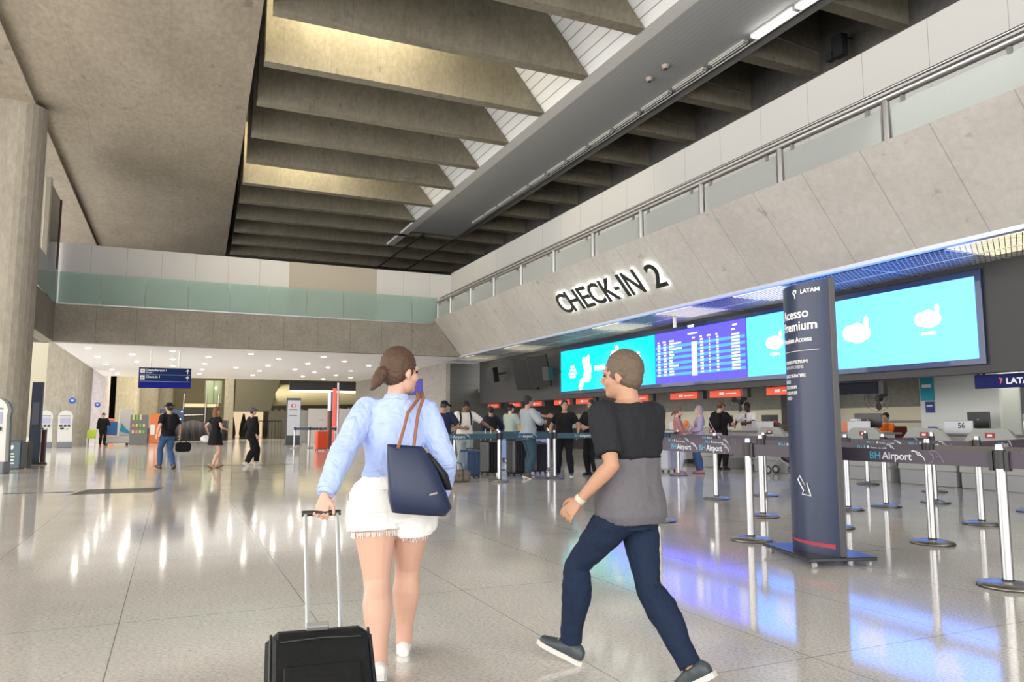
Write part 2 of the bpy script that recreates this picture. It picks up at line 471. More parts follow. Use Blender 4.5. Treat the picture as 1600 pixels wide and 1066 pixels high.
# ------------------------------------------------------------------ check-in side: slanted spandrel, walkway, white wall
poly = [(9.8, 0, 5.52), (11.0, 0, 4.04), (11.14, 0, 4.04), (11.14, 0, 5.52)]
struct('beam_right_slanted', MB().prism([(p[0], -14, p[2]) for p in poly], (0, 44.0, 0)), M_SLANT)
struct('trim_1', MB().box((11.0, -14, 3.97), (11.14, 30, 4.04)), mat('soffit_edge', (.6, .65, .8), .35, .3))
struct('floor_walkway', MB().box((11.14, -14, 5.2), (15.06, 30.4, 5.5)), M_DARKC)
struct('wall_right_parapet', MB().box((10.95, -14, 5.52), (11.08, 31.1, 7.78)), M_WHITEP)
# bulkhead over the counters and the room behind
struct('wall_right_bulkhead', MB().box((12.72, -14, 2.06), (13.0, 32.1, 4.6)), M_BULK)
struct('ceiling_counter_room', MB().box((13.0, -14, 2.62), (18.5, 33.0, 2.8)), mat('counter_ceiling', (.3, .3, .3), .8))
struct('ceiling_plenum', MB().box((11.14, -14, 4.75), (12.72, 33, 4.9)), M_DGREY)
struct('wall_right_back', MB().box((17.6, -14, 1.62), (17.8, 33, 2.62)), M_DARKC2 if 'M_DARKC2' in globals() else concrete('grey_wall', (.33, .33, .31), (.26, .26, .25)))
struct('wall_right_back_panel', MB().box((17.55, -14, .95), (17.8, 33, 1.62)), mat('cream_panel', (.78, .74, .60), .6))
struct('wall_right_back_base', MB().box((17.5, -14, 0), (17.8, 33, .95)), M_DGREY)
struct('wall_far_checkin', MB().box((11.6, 33.0, 0), (18.6, 33.2, 4.75)), lines_mat('grey_tile_wall', (.105, .105, .10), 2, .42, 0, .012, .6))
struct('wall_corridor_right', MB().box((11.4, 33.0, 0), (11.6, 52, 4.3)), concrete('corridor_grey', (.42, .40, .37), (.36, .345, .32)))
struct('wall_back_mall', MB().box((-20, 79, 0), (20, 79.3, 10)), mat('mall_end', (.22, .2, .15), .8))
struct('wall_mall_left', MB().box((-6.6, 52, 0), (-6.3, 80, 6.7)), mat('mall_end', (.22, .2, .15), .8))
struct('wall_mall_right', MB().box((20, 33, 0), (20.3, 80, 6.7)), mat('mall_end', (.22, .2, .15), .8))
struct('ceiling_mall', MB().box((-6.6, 51, 6.5), (20, 80, 6.7)), mat('mall_ceiling', (.2, .19, .15), .8))
struct('wall_mall_header', MB().box((-3.9, 51, 4.3), (20, 51.2, 6.5)), M_DARKC)
# ------------------------------------------------------------------ helper: which point of a plane a picture measurement falls on
_f = V((math.sin(YAW) * math.cos(PITCH), math.cos(YAW) * math.cos(PITCH), math.sin(PITCH)))
_r = V((math.cos(YAW), -math.sin(YAW), 0)); _u = _r.cross(_f)
def ray(u, v): return _r * (u - 800) - _u * (v - 533) + _f * FPX
def onx(u, v, X): r = ray(u, v); return EYE + r * (X / r.x)
def ony(u, v, Y): r = ray(u, v); return EYE + r * (Y / r.y)
def onz(u, v, Z=0.0): r = ray(u, v); return EYE + r * ((Z - 1.2) / r.z)
def emis(name, c, s): return mat(name, (0, 0, 0), .5, emit=c, es=s, spec=.2)

M_LETTER = mat('letter_black', (.012, .014, .014), .35)
M_TXTW = mat('lettering_white', (.85, .85, .86), .5)
# ------------------------------------------------------------------ balustrade of the far mezzanine
t = thing('glass_balustrade', 'long green-tinted frameless glass balustrade along the far mezzanine edge', 'balustrade', (-3.9, 30.2, 5.32))
x = -3.9; k = 0
edges = [-3.88] + [-2.58 + 1.436 * i for i in range(9)] + [10.0]
for a, b_ in zip(edges[:-1], edges[1:]):
    MB().box((a + .012 + 3.9, -.008, .02), (b_ - .012 + 3.9, .008, 1.16)).build('glass_panel', M_GREENGL, t)
MB().box((0, -.05, 0), (13.86, .05, .06)).build('base_rail', M_ALU, t)
MB().box((-.03, -5.0, .02), (-.014, -.02, 1.16)).build('glass_panel', M_GREENGL, t)
# ------------------------------------------------------------------ balustrade over the check-in spandrel
t = thing('steel_balustrade', 'long tubular steel balustrade with pale glass infill above the slanted concrete beam', 'balustrade', (9.97, 0, 5.52))
ys = [7.97 + 2.265 * k for k in range(-9, 10)] + [29.95]
for a in ys: MB().cyl((0, a), .062, 0, .70, 16).build('post', M_ALU, t)
MB().tube([(0, -12.5, .74), (0, 30.0, .74)], .066, 16).build('top_rail', M_ALU, t)
MB().tube([(.1, -12.5, .93), (.1, 30.0, .93)], .028, 8).build('hand_rail', M_ALU, t)
for a, b_ in zip(ys[:-1], ys[1:]):
    gp = MB().box((.0, a + .10, .03), (.014, b_ - .10, .60)).build('glass_panel', M_PALEGL, t)
    for yy in (a + .32, b_ - .32):
        MB().cbox((-.012, yy, .62), (.05, .06, .09)).build('glass_clamp', M_ALU, gp)
# ------------------------------------------------------------------ CHECK-IN 2 letters
sl_up = V((-1.2, 0, 1.48)).normalized()
sl_n = V((-1.48, 0, -1.2)).normalized()
t = thing('wall_lettering', 'black back-lit letters reading CHECK-IN 2 on the slanted concrete beam', 'sign', (0, 0, 0))
M_HALO = emis('letter_glow', (.93, 1.0, .97), 16.0)
def slant_frame(y, off, tt=.58):
    return frame(V((11.0, y, 4.04)) + sl_up * tt + sl_n * off, (0, -1, 0), sl_up)
# each character with its measured start along the beam and its width
chars = [('C', 19.79, .62), ('H', 19.14, .62), ('E', 18.43, .50), ('C', 17.92, .62), ('K', 17.22, .62), ('-', 16.66, .22), ('I', 16.30, .14), ('N', 16.08, .60), ('2', 15.06, .50)]
for ch, y0, wd in chars:
    def fit(name, m, off, depth, bold, shrink, par):
        o = text(name, ch, 1.0, m, par, depth=depth, bold=bold)
        vs = np.array([v.co[:] for v in o.data.vertices]); mn, mx_ = vs.min(0), vs.max(0)
        sxx = (wd - shrink) / (mx_[0] - mn[0])
        szz = sxx if ch == '-' else (.67 - shrink) / (mx_[2] - mn[2])
        if ch == '-': szz = .09 / (mx_[2] - mn[2])
        zb = .27 if ch == '-' else 0
        F = slant_frame(y0, off)
        for v in o.data.vertices:
            v.co = F @ V(((v.co.x - mn[0]) * sxx + shrink / 2, v.co.y, (v.co.z - mn[2]) * szz + shrink / 2 + zb))
        return o
    L = fit('letter', M_LETTER, .070, .022, .012, 0, t)
    fit('letter_glow', M_HALO, .054, .006, -.006, .03, L)
# ------------------------------------------------------------------ expanded metal grille under the plenum, lit from above
mesh = MB()
x0, x1, y0, y1 = 11.15, 12.70, -6.0, 32.9
Lx = x1 - x0
zt, hb, wb = 3.955, .004, .006
def bar(p, q):
    d = V((q[0] - p[0], q[1] - p[1], 0)).normalized(); s = V((-d.y, d.x, 0)) * wb
    P, Q = V((p[0], p[1], zt)), V((q[0], q[1], zt)); h = V((0, 0, hb))
    mesh.add([P - s, P + s, Q + s, Q - s, P - s + h, P + s + h, Q + s + h, Q - s + h], [(0, 1, 2, 3), (4, 5, 6, 7), (0, 3, 7, 4), (1, 2, 6, 5)])
yy = y0
while yy < y1:
    bar((x0, yy), (x1, yy + Lx * .62)); bar((x0, yy + Lx * .62), (x1, yy)); yy += .088
M_GRILLE = mat('grille_metal', (.42, .43, .45), .38, .6)
g = mesh.build('ceiling_panel_grille', M_GRILLE); g['kind'] = 'structure'
rods = MB()
for k in range(24): rods.box((11.15, -5 + k * 1.62, 3.945), (12.7, -4.985 + k * 1.62, 3.955))
rods.box((11.9, -6, 3.945), (11.915, 32.9, 3.955))
g2 = rods.build('ceiling_trim_grille', mat('grille_rod', (.8, .8, .82), .3, .8)); g2['kind'] = 'structure'
LAMP = thing('plenum_lamp', 'square lamp glowing above the metal grille ceiling', 'lamp', (12.0, 0, 4.02), 0, 'lamps above the metal grille ceiling')
MB().box((-.6, -.75, .02), (.6, .75, .05)).build('reflector', M_WHITE, LAMP)
for s_ in (-.4, .4): MB().cyl((s_, 0), .01, .05, .725, 6).build('drop_rod', M_ALU, LAMP)
MB().box((-.58, -.73, 0), (.58, .73, .019)).build('diffuser', emis('lamp_warm', (1, .90, .58), 1.5), LAMP)
yl = [30.3, 25.6, 18.9, 15.6, 12.6, 7.4, 3.5]
LAMP.location.y = yl[0]; LAMP['label'] = 'square lamp above the metal grille by the far tiled wall'
names = ['by the two black monitors', 'over the turquoise advert of the video screen', 'over the dark blue departures board', 'over the pale screen beside the departures board', 'over the pale end of the video screen', 'over the dark bulkhead past the screen', 'over the dark bulkhead closest to the viewer']
for y_, nm in zip(yl[1:], names): dup(LAMP, (12.0, y_, 4.02), 0, 'square lamp above the metal grille ' + nm)
t = thing('hanging_tab', 'small white plate hanging from the grille ceiling above the departures board', 'plate')
p = onz(1032, 492, 3.95)
t.location = (11.85, 16.1, 3.95)
MB().box((-.01, -.06, -.27), (.01, .06, .0)).build('plate', M_WHITE, t)
# ------------------------------------------------------------------ LED screen
t = thing('video_screen', 'long bright video screen with turquoise adverts and departures board under the slanted beam', 'screen', (12.72, 0, 0))
MB().bbox((-.07, 8.43, 2.2), (-.004, 24.12, 3.87), .01).build('housing', mat('screen_frame', (.008, .03, .12), .3, coat=.4), t)
def panel(name, ya, yb, m):
    return MB().box((-.078, yb, 2.31), (-.071, ya, 3.745)).build(name, m, t)
mm = emis('screen_pale_cyan', (.25, 1.0, 1.35), 1.35)
n, l, b = nodes(mm); geo = n.new('ShaderNodeNewGeometry'); sx_ = n.new('ShaderNodeSeparateXYZ'); l.new(geo.outputs['Position'], sx_.inputs[0])
mr = n.new('ShaderNodeMapRange'); mr.inputs[1].default_value = 14.3; mr.inputs[2].default_value = 9; l.new(sx_.outputs[1], mr.inputs[0])
cr = n.new('ShaderNodeValToRGB'); cr.color_ramp.elements[0].color = (.15, .88, 3.6, 1); cr.color_ramp.elements[1].color = (.27, 1.0, 4.0, 1)
l.new(mr.outputs[0], cr.inputs[0]); l.new(cr.outputs[0], b.inputs['Emission Color'])
P3 = panel('advert_pale', 14.3, 8.54, mm)
mm = emis('screen_turquoise', (0, .8, .85), 1.25)
n, l, b = nodes(mm); geo = n.new('ShaderNodeNewGeometry'); mp = n.new('ShaderNodeMapping'); mp.inputs['Location'].default_value = (-12.6, -20.2, -2.6)
mp.inputs['Scale'].default_value = (0, .42, .62); 
mp.vector_type = 'POINT'
sub = n.new('ShaderNodeVectorMath'); sub.operation = 'SUBTRACT'; sub.inputs[1].default_value = (12.6, 19.9, 2.5); l.new(geo.outputs['Position'], sub.inputs[0])
scl = n.new('ShaderNodeVectorMath'); scl.operation = 'MULTIPLY'; scl.inputs[1].default_value = (0, .55, .8); l.new(sub.outputs[0], scl.inputs[0])
ln = n.new('ShaderNodeVectorMath'); ln.operation = 'LENGTH'; l.new(scl.outputs[0], ln.inputs[0])
cr = n.new('ShaderNodeValToRGB'); e = cr.color_ramp.elements
e[0].position = .12; e[0].color = (.34, .48, 2.2, 1); e[1].position = 1.0; e[1].color = (0.0, .80, .82, 1)
e2 = cr.color_ramp.elements.new(.5); e2.color = (.10, .66, 1.5, 1)
l.new(ln.outputs['Value'], cr.inputs[0]); l.new(cr.outputs[0], b.inputs['Emission Color'])
P1 = panel('advert_turquoise', 23.98, 18.15, mm)
P2 = panel('departures_board', 18.12, 14.33, emis('board_blue', (.16, .13, 3.2), 1.2))
ME_W = emis('screen_white', (1, 1, 1), 1.5); ME_R = emis('board_row', (.12, .55, 1.9), 1.15)
ME_V = emis('board_violet', (.14, .13, .66), 1.2)
def srect(par, ya, yb, za, zb, m, d=.083): return MB().box((-d, yb, za), (-.0785, ya, zb))
rows = MB(); top = 3.36; rh = .078
for i in range(12):
    z = top - i * rh
    if i % 2 == 0: rows.box((-.081, 14.36, z - rh), (-.0785, 18.1, z))
rows.build('board_pattern', ME_R, P2)
wb_ = MB()
for i in range(12):
    z = top + rh - i * rh - .012; h_ = .046
    for ya, w_ in ((18.0, .12), (17.72, .13), (17.45, (.55, .22, .58, .18, .22, .17, .14, .17, .42, .17, .2, .2)[i]), (16.08, .13), (15.72, .04), (15.42, .08), (14.85, .3)):
        wb_.box((-.084, ya - w_, z - h_), (-.0815, ya, z))
wb_.box((-.085, 16.22, 2.46), (-.0822, 16.44, 3.37))
for ya, w_, z in ((18.0, .08, 3.5), (17.75, .14, 3.5), (17.45, .22, 3.5), (16.42, .12, 3.5), (16.1, .1, 3.5), (15.8, .15, 3.5), (15.45, .08, 3.5), (16.6, .42, 3.62), (14.8, .18, 3.66), (14.85, .14, 3.55)):
    wb_.box((-.084, ya - w_, z - .045), (-.0815, ya, z))
wb_.build('board_text', ME_W, P2)
text('board_title', 'VOOS', .10, ME_W, P2, M=frame((-.085, 16.6, 3.765), (0, -1, 0), (0, 0, 1)), depth=.003, bold=.004)
def discs(par, name, cs, m, d=.084):
    mb = MB()
    for i, (y, z, r, rz_) in enumerate(cs):
        dd = d + i * .0002
        mb.prism([(-dd, y + r * math.cos(a), z + rz_ * math.sin(a)) for a in [2 * PI * k / 18 for k in range(18)]], (.003, 0, 0))
    return mb.build(name, m, par)
for u0, v0, s_ in ((1210, 535, .9), (1338, 520, 1.25), (1449, 498, 1.0)):
    c = onx(u0, v0, 12.64); y, z = c.y, c.z
    s = s_ * (.8 if u0 < 1300 else .72)
    discs(P3, 'advert_logo', [(y + .18 * s, z, .2 * s, .19 * s), (y - .02 * s, z + .02, .22 * s, .2 * s), (y - .22 * s, z - .02, .17 * s, .17 * s), (y - .28 * s, z + .22 * s, .07 * s, .13 * s), (y - .05 * s, z - .13 * s, .2 * s, .12 * s)], ME_W)
    if u0 != 1338:
        MB().box((-.086, y - .22 * s, z - .42 * s), (-.0785, y + .2 * s, z - .34 * s)).build('advert_caption', ME_W, P3)
# turquoise advert: stacked caption lines, a big white ornament, a headline word
wl_ = MB()
for yc, z0, ws in ((23.1, 3.18, (.30, .45, .62, .42)), (19.15, 3.33, (.42, .55, .5))):
    for i, w_ in enumerate(ws):
        z = z0 - i * .115; wl_.box((-.084, yc - w_ / 2, z - .08), (-.0785, yc + w_ / 2, z))
wl_.box((-.084, 20.95, 2.92), (-.0785, 21.6, 3.08))
wl_.build('advert_text', ME_W, P1)
discs(P1, 'advert_print', [(22.15, 3.2, .24, .22), (22.05, 2.98, .26, .24), (22.1, 2.75, .27, .2), (22.45, 2.56, .16, .15), (22.55, 2.42, .14, .12), (22.0, 3.38, .1, .1), (22.3, 3.3, .12, .12), (20.2, 3.52, .1, .13), (20.42, 3.4, .13, .09), (20.55, 3.28, .07, .1)], ME_W)
# ------------------------------------------------------------------ monitors and loudspeakers on the bulkhead
def tilt_box(name, label, cat, u, v, w, h, d, tilt, yaw=0, group=None, det=None):
    c = onx(u, v, 12.12)
    t = thing(name, label, cat, c, 0, group)
    R = Matrix.Rotation(yaw, 4, 'Z') @ Matrix.Rotation(tilt, 4, 'Y')
    MB().bbox((-d / 2, -w / 2, -h / 2), (d / 2, w / 2, h / 2), .015, R).build('casing', M_BLACK, t)
    MB().box((-d / 2 - .004, -w / 2 + .04, -h / 2 + .04), (-d / 2, w / 2 - .04, h / 2 - .04), R).build('display' if name == 'monitor' else 'speaker_grille', mat('dark_display', (.006, .006, .007), .5), t)
    MB().tube([(0, 0, 0), (.59, 0, .1)], .03, 8).build('bracket', M_BLACK, t)
    return t
tilt_box('monitor', 'tilted black monitor on the dark bulkhead, the one farther from the video screen', 'monitor', 820, 585, 1.0, 1.25, .1, -.32, .5, 'monitors on the bulkhead')
tilt_box('monitor', 'tilted black monitor on the dark bulkhead, the one closer to the video screen', 'monitor', 842, 580, .9, 1.2, .1, -.32, .5, 'monitors on the bulkhead')
tilt_box('loudspeaker', 'small black loudspeaker alone near the far end of the bulkhead', 'speaker', 770, 586, .42, .62, .3, -.2, .3)
tilt_box('loudspeaker', 'small black loudspeaker beside the turquoise end of the video screen', 'speaker', 856, 584, .3, .5, .26, -.1, .3)
# ------------------------------------------------------------------ downlights in the soffit
DL = thing('downlight', 'x', 'ceiling light', (0, 0, 3.99), 0, 'round downlights in the far white soffit')
MB().lathe((0, 0, 0), [(.12, 0), (.12, -.015), (.10, -.02)], 20).build('trim_ring', M_WHITE, DL)
MB().lathe((0, 0, -.021), [(.098, 0), (.09, -.006)], 20).build('lens', emis('downlight_glow', (1, .97, .9), 60), DL)
first = True; spots = []
for i in range(5):
    for j in range(5): spots.append((-3.05 + 2.9 * i, 32.1 + 4.1 * j))
for i in range(5):
    for j in range(4): spots.append((-1.65 + 2.87 * i, 34.2 + 4.05 * j))
gone = {(1, 3), (1, 4), (2, 1), (2, 3), (2, 4), (3, 3), (3, 4), (4, 0)}, {(0, 2), (0, 3), (4, 0), (4, 1), (4, 2)}
rown = ['nearest the beam', 'second from the beam', 'third from the beam', 'fourth from the beam', 'fifth from the beam']
coln = ['by the pillars', 'second from the pillars', 'in the middle', 'second from corridor wall', 'by corridor wall']
for q, (x, y) in enumerate(spots):
    if x > 11.2: continue
    main = q < 25
    r_, c_ = (q % 5, q // 5) if main else ((q - 25) % 4, (q - 25) // 4)
    if (c_, r_) in gone[0 if main else 1]: continue
    lab = (('' if main else 'staggered ') + 'round soffit downlight, ' + rown[r_] + ', ' + coln[c_])
    if first: DL.location = (x, y, 3.99); DL['label'] = lab; first = False
    else: dup(DL, (x, y, 3.99), 0, lab)
# ------------------------------------------------------------------ hanging wayfinding sign
t = thing('hanging_sign', 'blue hanging sign with Desembarque 1 and Check-in 1 arrows under the soffit', 'sign', (-.37, 32, 0))
M_SB = mat('sign_blue', (.006, .022, .115), .6, spec=.2); 
MB().bbox((-.92, -.07, 2.53), (.92, .07, 3.31), .01).build('panel', M_SB, t)
pb = MB().box((-.90, -.078, 2.55), (.90, -.071, 2.76)).build('lower_panel', mat('sign_bright_blue', (.004, .012, .26), .6, spec=.2), t)
for z in (3.04, 2.78): MB().box((-.88, -.079, z - .006), (.88, -.071, z + .006)).build('divider', mat('sign_line', (.35, .5, .75), .4), t)
for z, tx, sub_ in ((3.13, 'Desembarque 1', 'Arrivals 1'), (2.87, 'Check-in 1', None)):
    MB().bbox((-.87, -.082, z - .03), (-.71, -.071, z + .13), .01).build('pictogram', M_TXTW, t)
    MB().bbox((-.83, -.088, z + .02), (-.76, -.082, z + .07), .003).build('pictogram_mark', mat('pict_grey', (.3, .3, .35), .5), t)
    text('sign_lettering', tx, .125, M_TXTW, t, M=frame((-.67, -.08, z + .045), (1, 0, 0), (0, 0, 1)), bold=.003, sx=.9)
    if sub_: text('sign_lettering', sub_, .075, M_TXTW, t, M=frame((-.67, -.08, z - .035), (1, 0, 0), (0, 0, 1)), bold=.002, sx=.9)
    MB().box((.775, -.082, z - .04), (.80, -.071, z + .08)).prism([(.715, -.082, z + .06), (.86, -.082, z + .06), (.7875, -.082, z + .14)], (0, .01, 0)).build('arrow', M_TXTW, t)
for x in (-.52, .48): MB().cyl((x, 0), .03, 3.31, 3.99, 10).build('hanger', M_WHITE, t)
# ------------------------------------------------------------------ things on the duct: fluorescents, detectors
FL = thing('fluorescent_lamp', 'lit twin-tube fluorescent lamp on the ceiling duct, the one farther along the pipe', 'lamp', (12.08, 12.43, SL - .02), 0, 'lit fluorescent lamps on the ceiling duct')
MB().box((-.09, -.66, -.03), (.09, .66, .02)).build('fixture', M_WHITE, FL)
for s_ in (-.045, .045): MB().tube([(s_, -.62, -.055), (s_, .62, -.055)], .017, 8).build('tube', emis('fluorescent_white', (1, 1, .93), 26), FL)
for y_ in (-.65, .65): MB().box((-.08, y_ - .02, -.08), (.08, y_ + .02, -.03)).build('lamp_holder', M_WHITE, FL)
dup(FL, (12.08, 11.05, SL - .02), 0, 'lit twin-tube fluorescent lamp on the ceiling duct, cut by the top of the photo')
FD = thing('fluorescent_lamp', 'unlit strip lamp on the ceiling duct', 'lamp', (12.08, 14.0, SL - .02), 0, 'unlit fluorescent strips along the ceiling duct')
MB().box((-.07, -.66, -.03), (.07, .66, .02)).build('fixture', mat('fixture_grey', (.5, .5, .48), .4), FD)
for s_ in (-.045, .045): MB().tube([(s_, -.62, -.05), (s_, .62, -.05)], .016, 8).build('tube', mat('tube_unlit', (.6, .62, .6), .3), FD)
nth = ['next to the lit pair', 'second past the lit pair', 'third past the lit pair', 'fourth past the lit pair', 'fifth past the lit pair', 'sixth past the lit pair', 'seventh past the lit pair', 'eighth past the lit pair', 'ninth past the lit pair', 'tenth past the lit pair', 'eleventh past the lit pair', 'twelfth past the lit pair']
for k in range(12):
    lab = 'unlit fluorescent strip on the ceiling duct, ' + nth[k]
    if k == 0: FD['label'] = lab
    else: dup(FD, (12.08, 14.0 + 1.52 * k, SL - .02), 0, lab)
D = thing('smoke_detector', 'small round detector under the grey duct, the one nearer the white margin', 'detector', (11.13, 15.97, SL), 0, 'detectors under the grey duct')
MB().lathe((0, 0, 0), [(.10, 0), (.09, -.06), (.05, -.09)], 16).build('housing', mat('detector_beige', (.45, .38, .33), .5), D)
MB().lathe((0, 0, -.09), [(.05, 0), (.03, -.03)], 12).build('sensor', M_BLACK, D)
dup(D, (11.09, 15.2, SL), 0, 'small round detector under the grey duct, the one nearer the lit lamps')
SP = thing('loudspeaker', 'black loudspeaker hanging in the dark ceiling void above the white panels', 'speaker', onx(1312, 72, 14.6), 0)
MB().bbox((-.12, -.16, -.28), (.12, .16, .28), .02).build('casing', M_BLACK, SP)
MB().bbox((-.2, .12, -.32), (.0, .3, -.1), .02).build('horn', M_BLACK, SP)
MB().tube([(0, 0, .2), (.46, 0, .3)], .02, 6).build('bracket', M_BLACK, SP)
# conduits in the void
for k in range(7):
    yc = 10.6 + 2.61 * k
    o = MB().tube([(12.62, yc, 10.5), (14.3, yc + .05, 10.42)], .03, 6).build('ceiling_trim_conduit', M_ALU); o['kind'] = 'structure'
for (a, b_) in (((10.6, 34.2, 10.25), (10.4, 44, 10.2)), ((12.1, 34.1, 10.1), (12.0, 44, 10.1))):
    o = MB().tube([a, b_], .05, 6).build('ceiling_trim_conduit', M_BLACK); o['kind'] = 'structure'
# ------------------------------------------------------------------ glazed frame on the side mezzanine
t = thing('glazed_partition', 'tall metal-framed glass partition standing behind the big round-ended column', 'partition', (-3.98, 0, 5.32))
def post(x, y, m, w=.13, d=.22, z1=3.9): return MB().bbox((x - w / 2, y - d / 2, 0), (x + w / 2, y + d / 2, z1), .01)
post(-.1, 28.2, 0, .16, .3).build('post', mat('post_cream', (.55, .52, .45), .4, .4), t)
post(-.1, 30.9, 0, .10, .14).build('post', mat('post_dark', (.1, .05, .05), .4), t)
MB().box((-.12, 28.35, .1), (-.08, 30.83, 3.85)).build('glass_panel', M_DARKGL, t)
struct('wall_left_upper', MB().box((-7.6, 33, 5.3), (-4.3, 33.2, 7.6)), M_WHITE)
# ------------------------------------------------------------------ floor drain line
t = thing('floor_drain', 'thin dark slotted drain line across the granite floor with a hatched grate', 'drain', (0, 0, 0))
dr = MB()
for k in range(9): dr.box((-6.5 + k * .56, 15.75 - .055 * k, .0005), (-6.02 + k * .56, 15.82 - .055 * k, .004))
dr.build('slot', M_BLACK, t)
gr_ = MB()
for k in range(22):
    x = -1.5 + k * .058
    gr_.add([(x - .05, 14.72, .003), (x - .018, 14.72, .003), (x + .17, 15.75, .003), (x + .138, 15.75, .003)], [(0, 1, 2, 3)])
gr_.build('grate', M_BLACK, t)
t = thing('floor_drain', 'long dark drain slot in the floor under the feet of the walkers by the columns', 'drain', (0, 0, 0))
dr = MB()
for k in range(7): dr.box((.35 + k * .42, 23.05, .0005), (.74 + k * .42, 23.17, .004))
dr.build('slot', M_BLACK, t)
# ------------------------------------------------------------------ stanchions
M_BELT = mat('belt_mauve', (.075, .062, .085), .6); M_BELTT = mat('belt_teal', (.03, .075, .095), .6)
M_BELTK = mat('belt_taupe', (.14, .125, .115), .6)
ST = thing('belt_stanchion', 'x', 'stanchion', (0, 0, 0), 0, 'steel belt stanchions of the check-in queue')
MB().lathe((0, 0, 0), [(.205, 0), (.205, .012)], 36).build('rubber_ring', M_BLACK, ST)
MB().lathe((0, 0, .012), [(.20, 0), (.195, .014), (.12, .028), (.05, .036)], 36).build('base', M_STEEL, ST)
MB().cyl((0, 0), .038, .046, .86, 20).build('post', M_ALU, ST)
MB().cyl((0, 0), .041, .046, .06, 20).build('collar', M_BLACK, ST)
hd = MB().cyl((0, 0), .042, .86, 1.0, 20).build('belt_head', M_BLACK, ST)
MB().cyl((0, 0), .036, 1.0, 1.04, 20, .03).build('cap', M_ALU, ST)
PTS = dict(A=(5.65, 3.71), B=(6.97, 5.31), Cc=(8.81, 6.05), D=(5.46, 6.21), E=(5.48, 7.86), F=(7.91, 9.76), G=(6.96, 7.68), H=(9.42, 7.88),
           I=(12.51, 10.86), J=(12.2, 9.2), K=(10.66, 14.47), L=(6.15, 14.41), M=(7.6, 14.74), N=(10.55, 7.95), O=(10.68, 6.6), P=(8.6, 7.81),
           P2=(7.0, 6.55), Q=(8.99, 9.85), s1=(7.6, 17.9), s2=(10.88, 24.81), s3=(10.98, 21.77), s4=(8.91, 17.6), s5=(6.48, 9.47), s6=(7.15, 19.9), s7=(4.3, 14.2), X=(5.75, 1.2))
LAB = dict(A='closest to the viewer, at the photo edge past the totem', B='just beyond the totem, in front of desk 56', Cc='in front of desk 57 behind the closest post',
           D='directly beside the totem, toward the centre', E='against the striding man in dark clothes', F='alone before the pale backpack traveller desk', G='immediately behind the post beside the totem', H='past the totem before the orange-shirted clerk',
           I='close to the counters under the clerk in orange', J='by the counter of desk 56', K='next to the woman in pink with the baby', L='before the blue suitcases, by the dark-blue holdall group', M='before the man in the black polo', N='behind the post near desk 56',
           O='partly hidden behind the closest post', P='its base peeking out behind the totem, upper one', P2='its base peeking out behind the totem, lower one', Q='far behind the post beside the totem', s1='in the far queue, before the man with a green shirt', s2='farthest in the queue',
           s3='far in the queue behind the grey-shirted man', s4='behind the man in the black polo', s5='half hidden behind the striding man', s6='behind the man in the white tee', s7='hidden past the walking woman', X='beyond the photo edge')
for i, (k, p) in enumerate(PTS.items()):
    lab = 'steel belt stanchion ' + LAB[k]
    if i == 0: ST.location = (p[0], p[1], 0); ST['label'] = lab
    elif k == 'X': continue
    else: dup(ST, (p[0], p[1], 0), 0, lab)
M_LOGO = mat('belt_logo_white', (.62, .66, .72), .5); M_LOGOB = mat('belt_logo_blue', (.08, .40, .62), .5); M_LOGOD = mat('belt_logo_faint', (.19, .16, .21), .6)
def belt(a, b_, label, m=M_BELT, logos=1, z=.865, h=.115, faint=True):
    A, B = V((*PTS[a], 0)) if isinstance(a, str) else V((*a, 0)), V((*PTS[b_], 0)) if isinstance(b_, str) else V((*b_, 0))
    d = B - A; Ln = d.length; d.normalize()
    t = thing('queue_belt', label, 'belt', (A.x, A.y, 0), math.atan2(d.y, d.x), 'retractable queue belts')
    o = MB().box((.05, -.0015, z), (Ln - .05, .0015, z + h)).build('strap', m, t)
    # which side looks at the viewer
    nrm = V((d.y, -d.x, 0)); flip = nrm.dot(V((0, 0, 0)) - (A + B) / 2) < 0
    for e_ in (.044, Ln - .074):
        MB().box((e_, -.02, z - .02), (e_ + .03, .02, z + h + .01)).build('cassette', M_BLACK, t)
    k = 0
    for i in range(logos):
        c = Ln * (i + 1) / (logos + 1)
        if flip: F = frame((c + .26, .003, z + .028), (-1, 0, 0), (0, 0, 1))
        else: F = frame((c - .26, -.003, z + .028), (1, 0, 0), (0, 0, 1))
        text('belt_logo', 'BH', .088, M_LOGOB, t, M=F, depth=.002)
        w_ = .125
        F2 = F @ Matrix.Translation((w_, 0, 0))
        text('belt_logo', 'Airport', .088, M_LOGO, t, M=F2, depth=.002, bold=.0012)
        q = MB()
        for (cx, cz, r, a0, a1) in ((.42, .005, .07, .4, 1.9), (.455, -.01, .055, .2, 1.7), (.40, .03, .05, .3, 1.6)):
            pts = [F @ V((cx + r * math.cos(a0 + (a1 - a0) * j / 8), 0, cz + r * math.sin(a0 + (a1 - a0) * j / 8))) for j in range(9)]
            q.tube(pts, .004, 5)
        q.build('belt_logo_mark', M_LOGO, t)
    if faint:
        for i in range(logos):
            c = Ln * (i + .45) / (logos + .2)
            if abs(c - Ln / 2) < .25: continue
            s_ = -1 if flip else 1
            q = MB()
            for (cx, cz, r, a0, a1) in ((0, 0, .06, .2, 2.2), (.03, -.03, .05, 0, 1.7), (-.04, 0, .04, -1.6, 1.4)):
                q.tube([(c + s_ * (cx + r * math.cos(a0 + (a1 - a0) * j / 8)), -s_ * .003, z + .05 + cz + r * math.sin(a0 + (a1 - a0) * j / 8)) for j in range(9)], .005, 5)
            q.build('belt_logo_mark', M_LOGOD, t)
    return t
belt('A', 'D', 'mauve airport belt stretched from the closest post past the totem', logos=2)
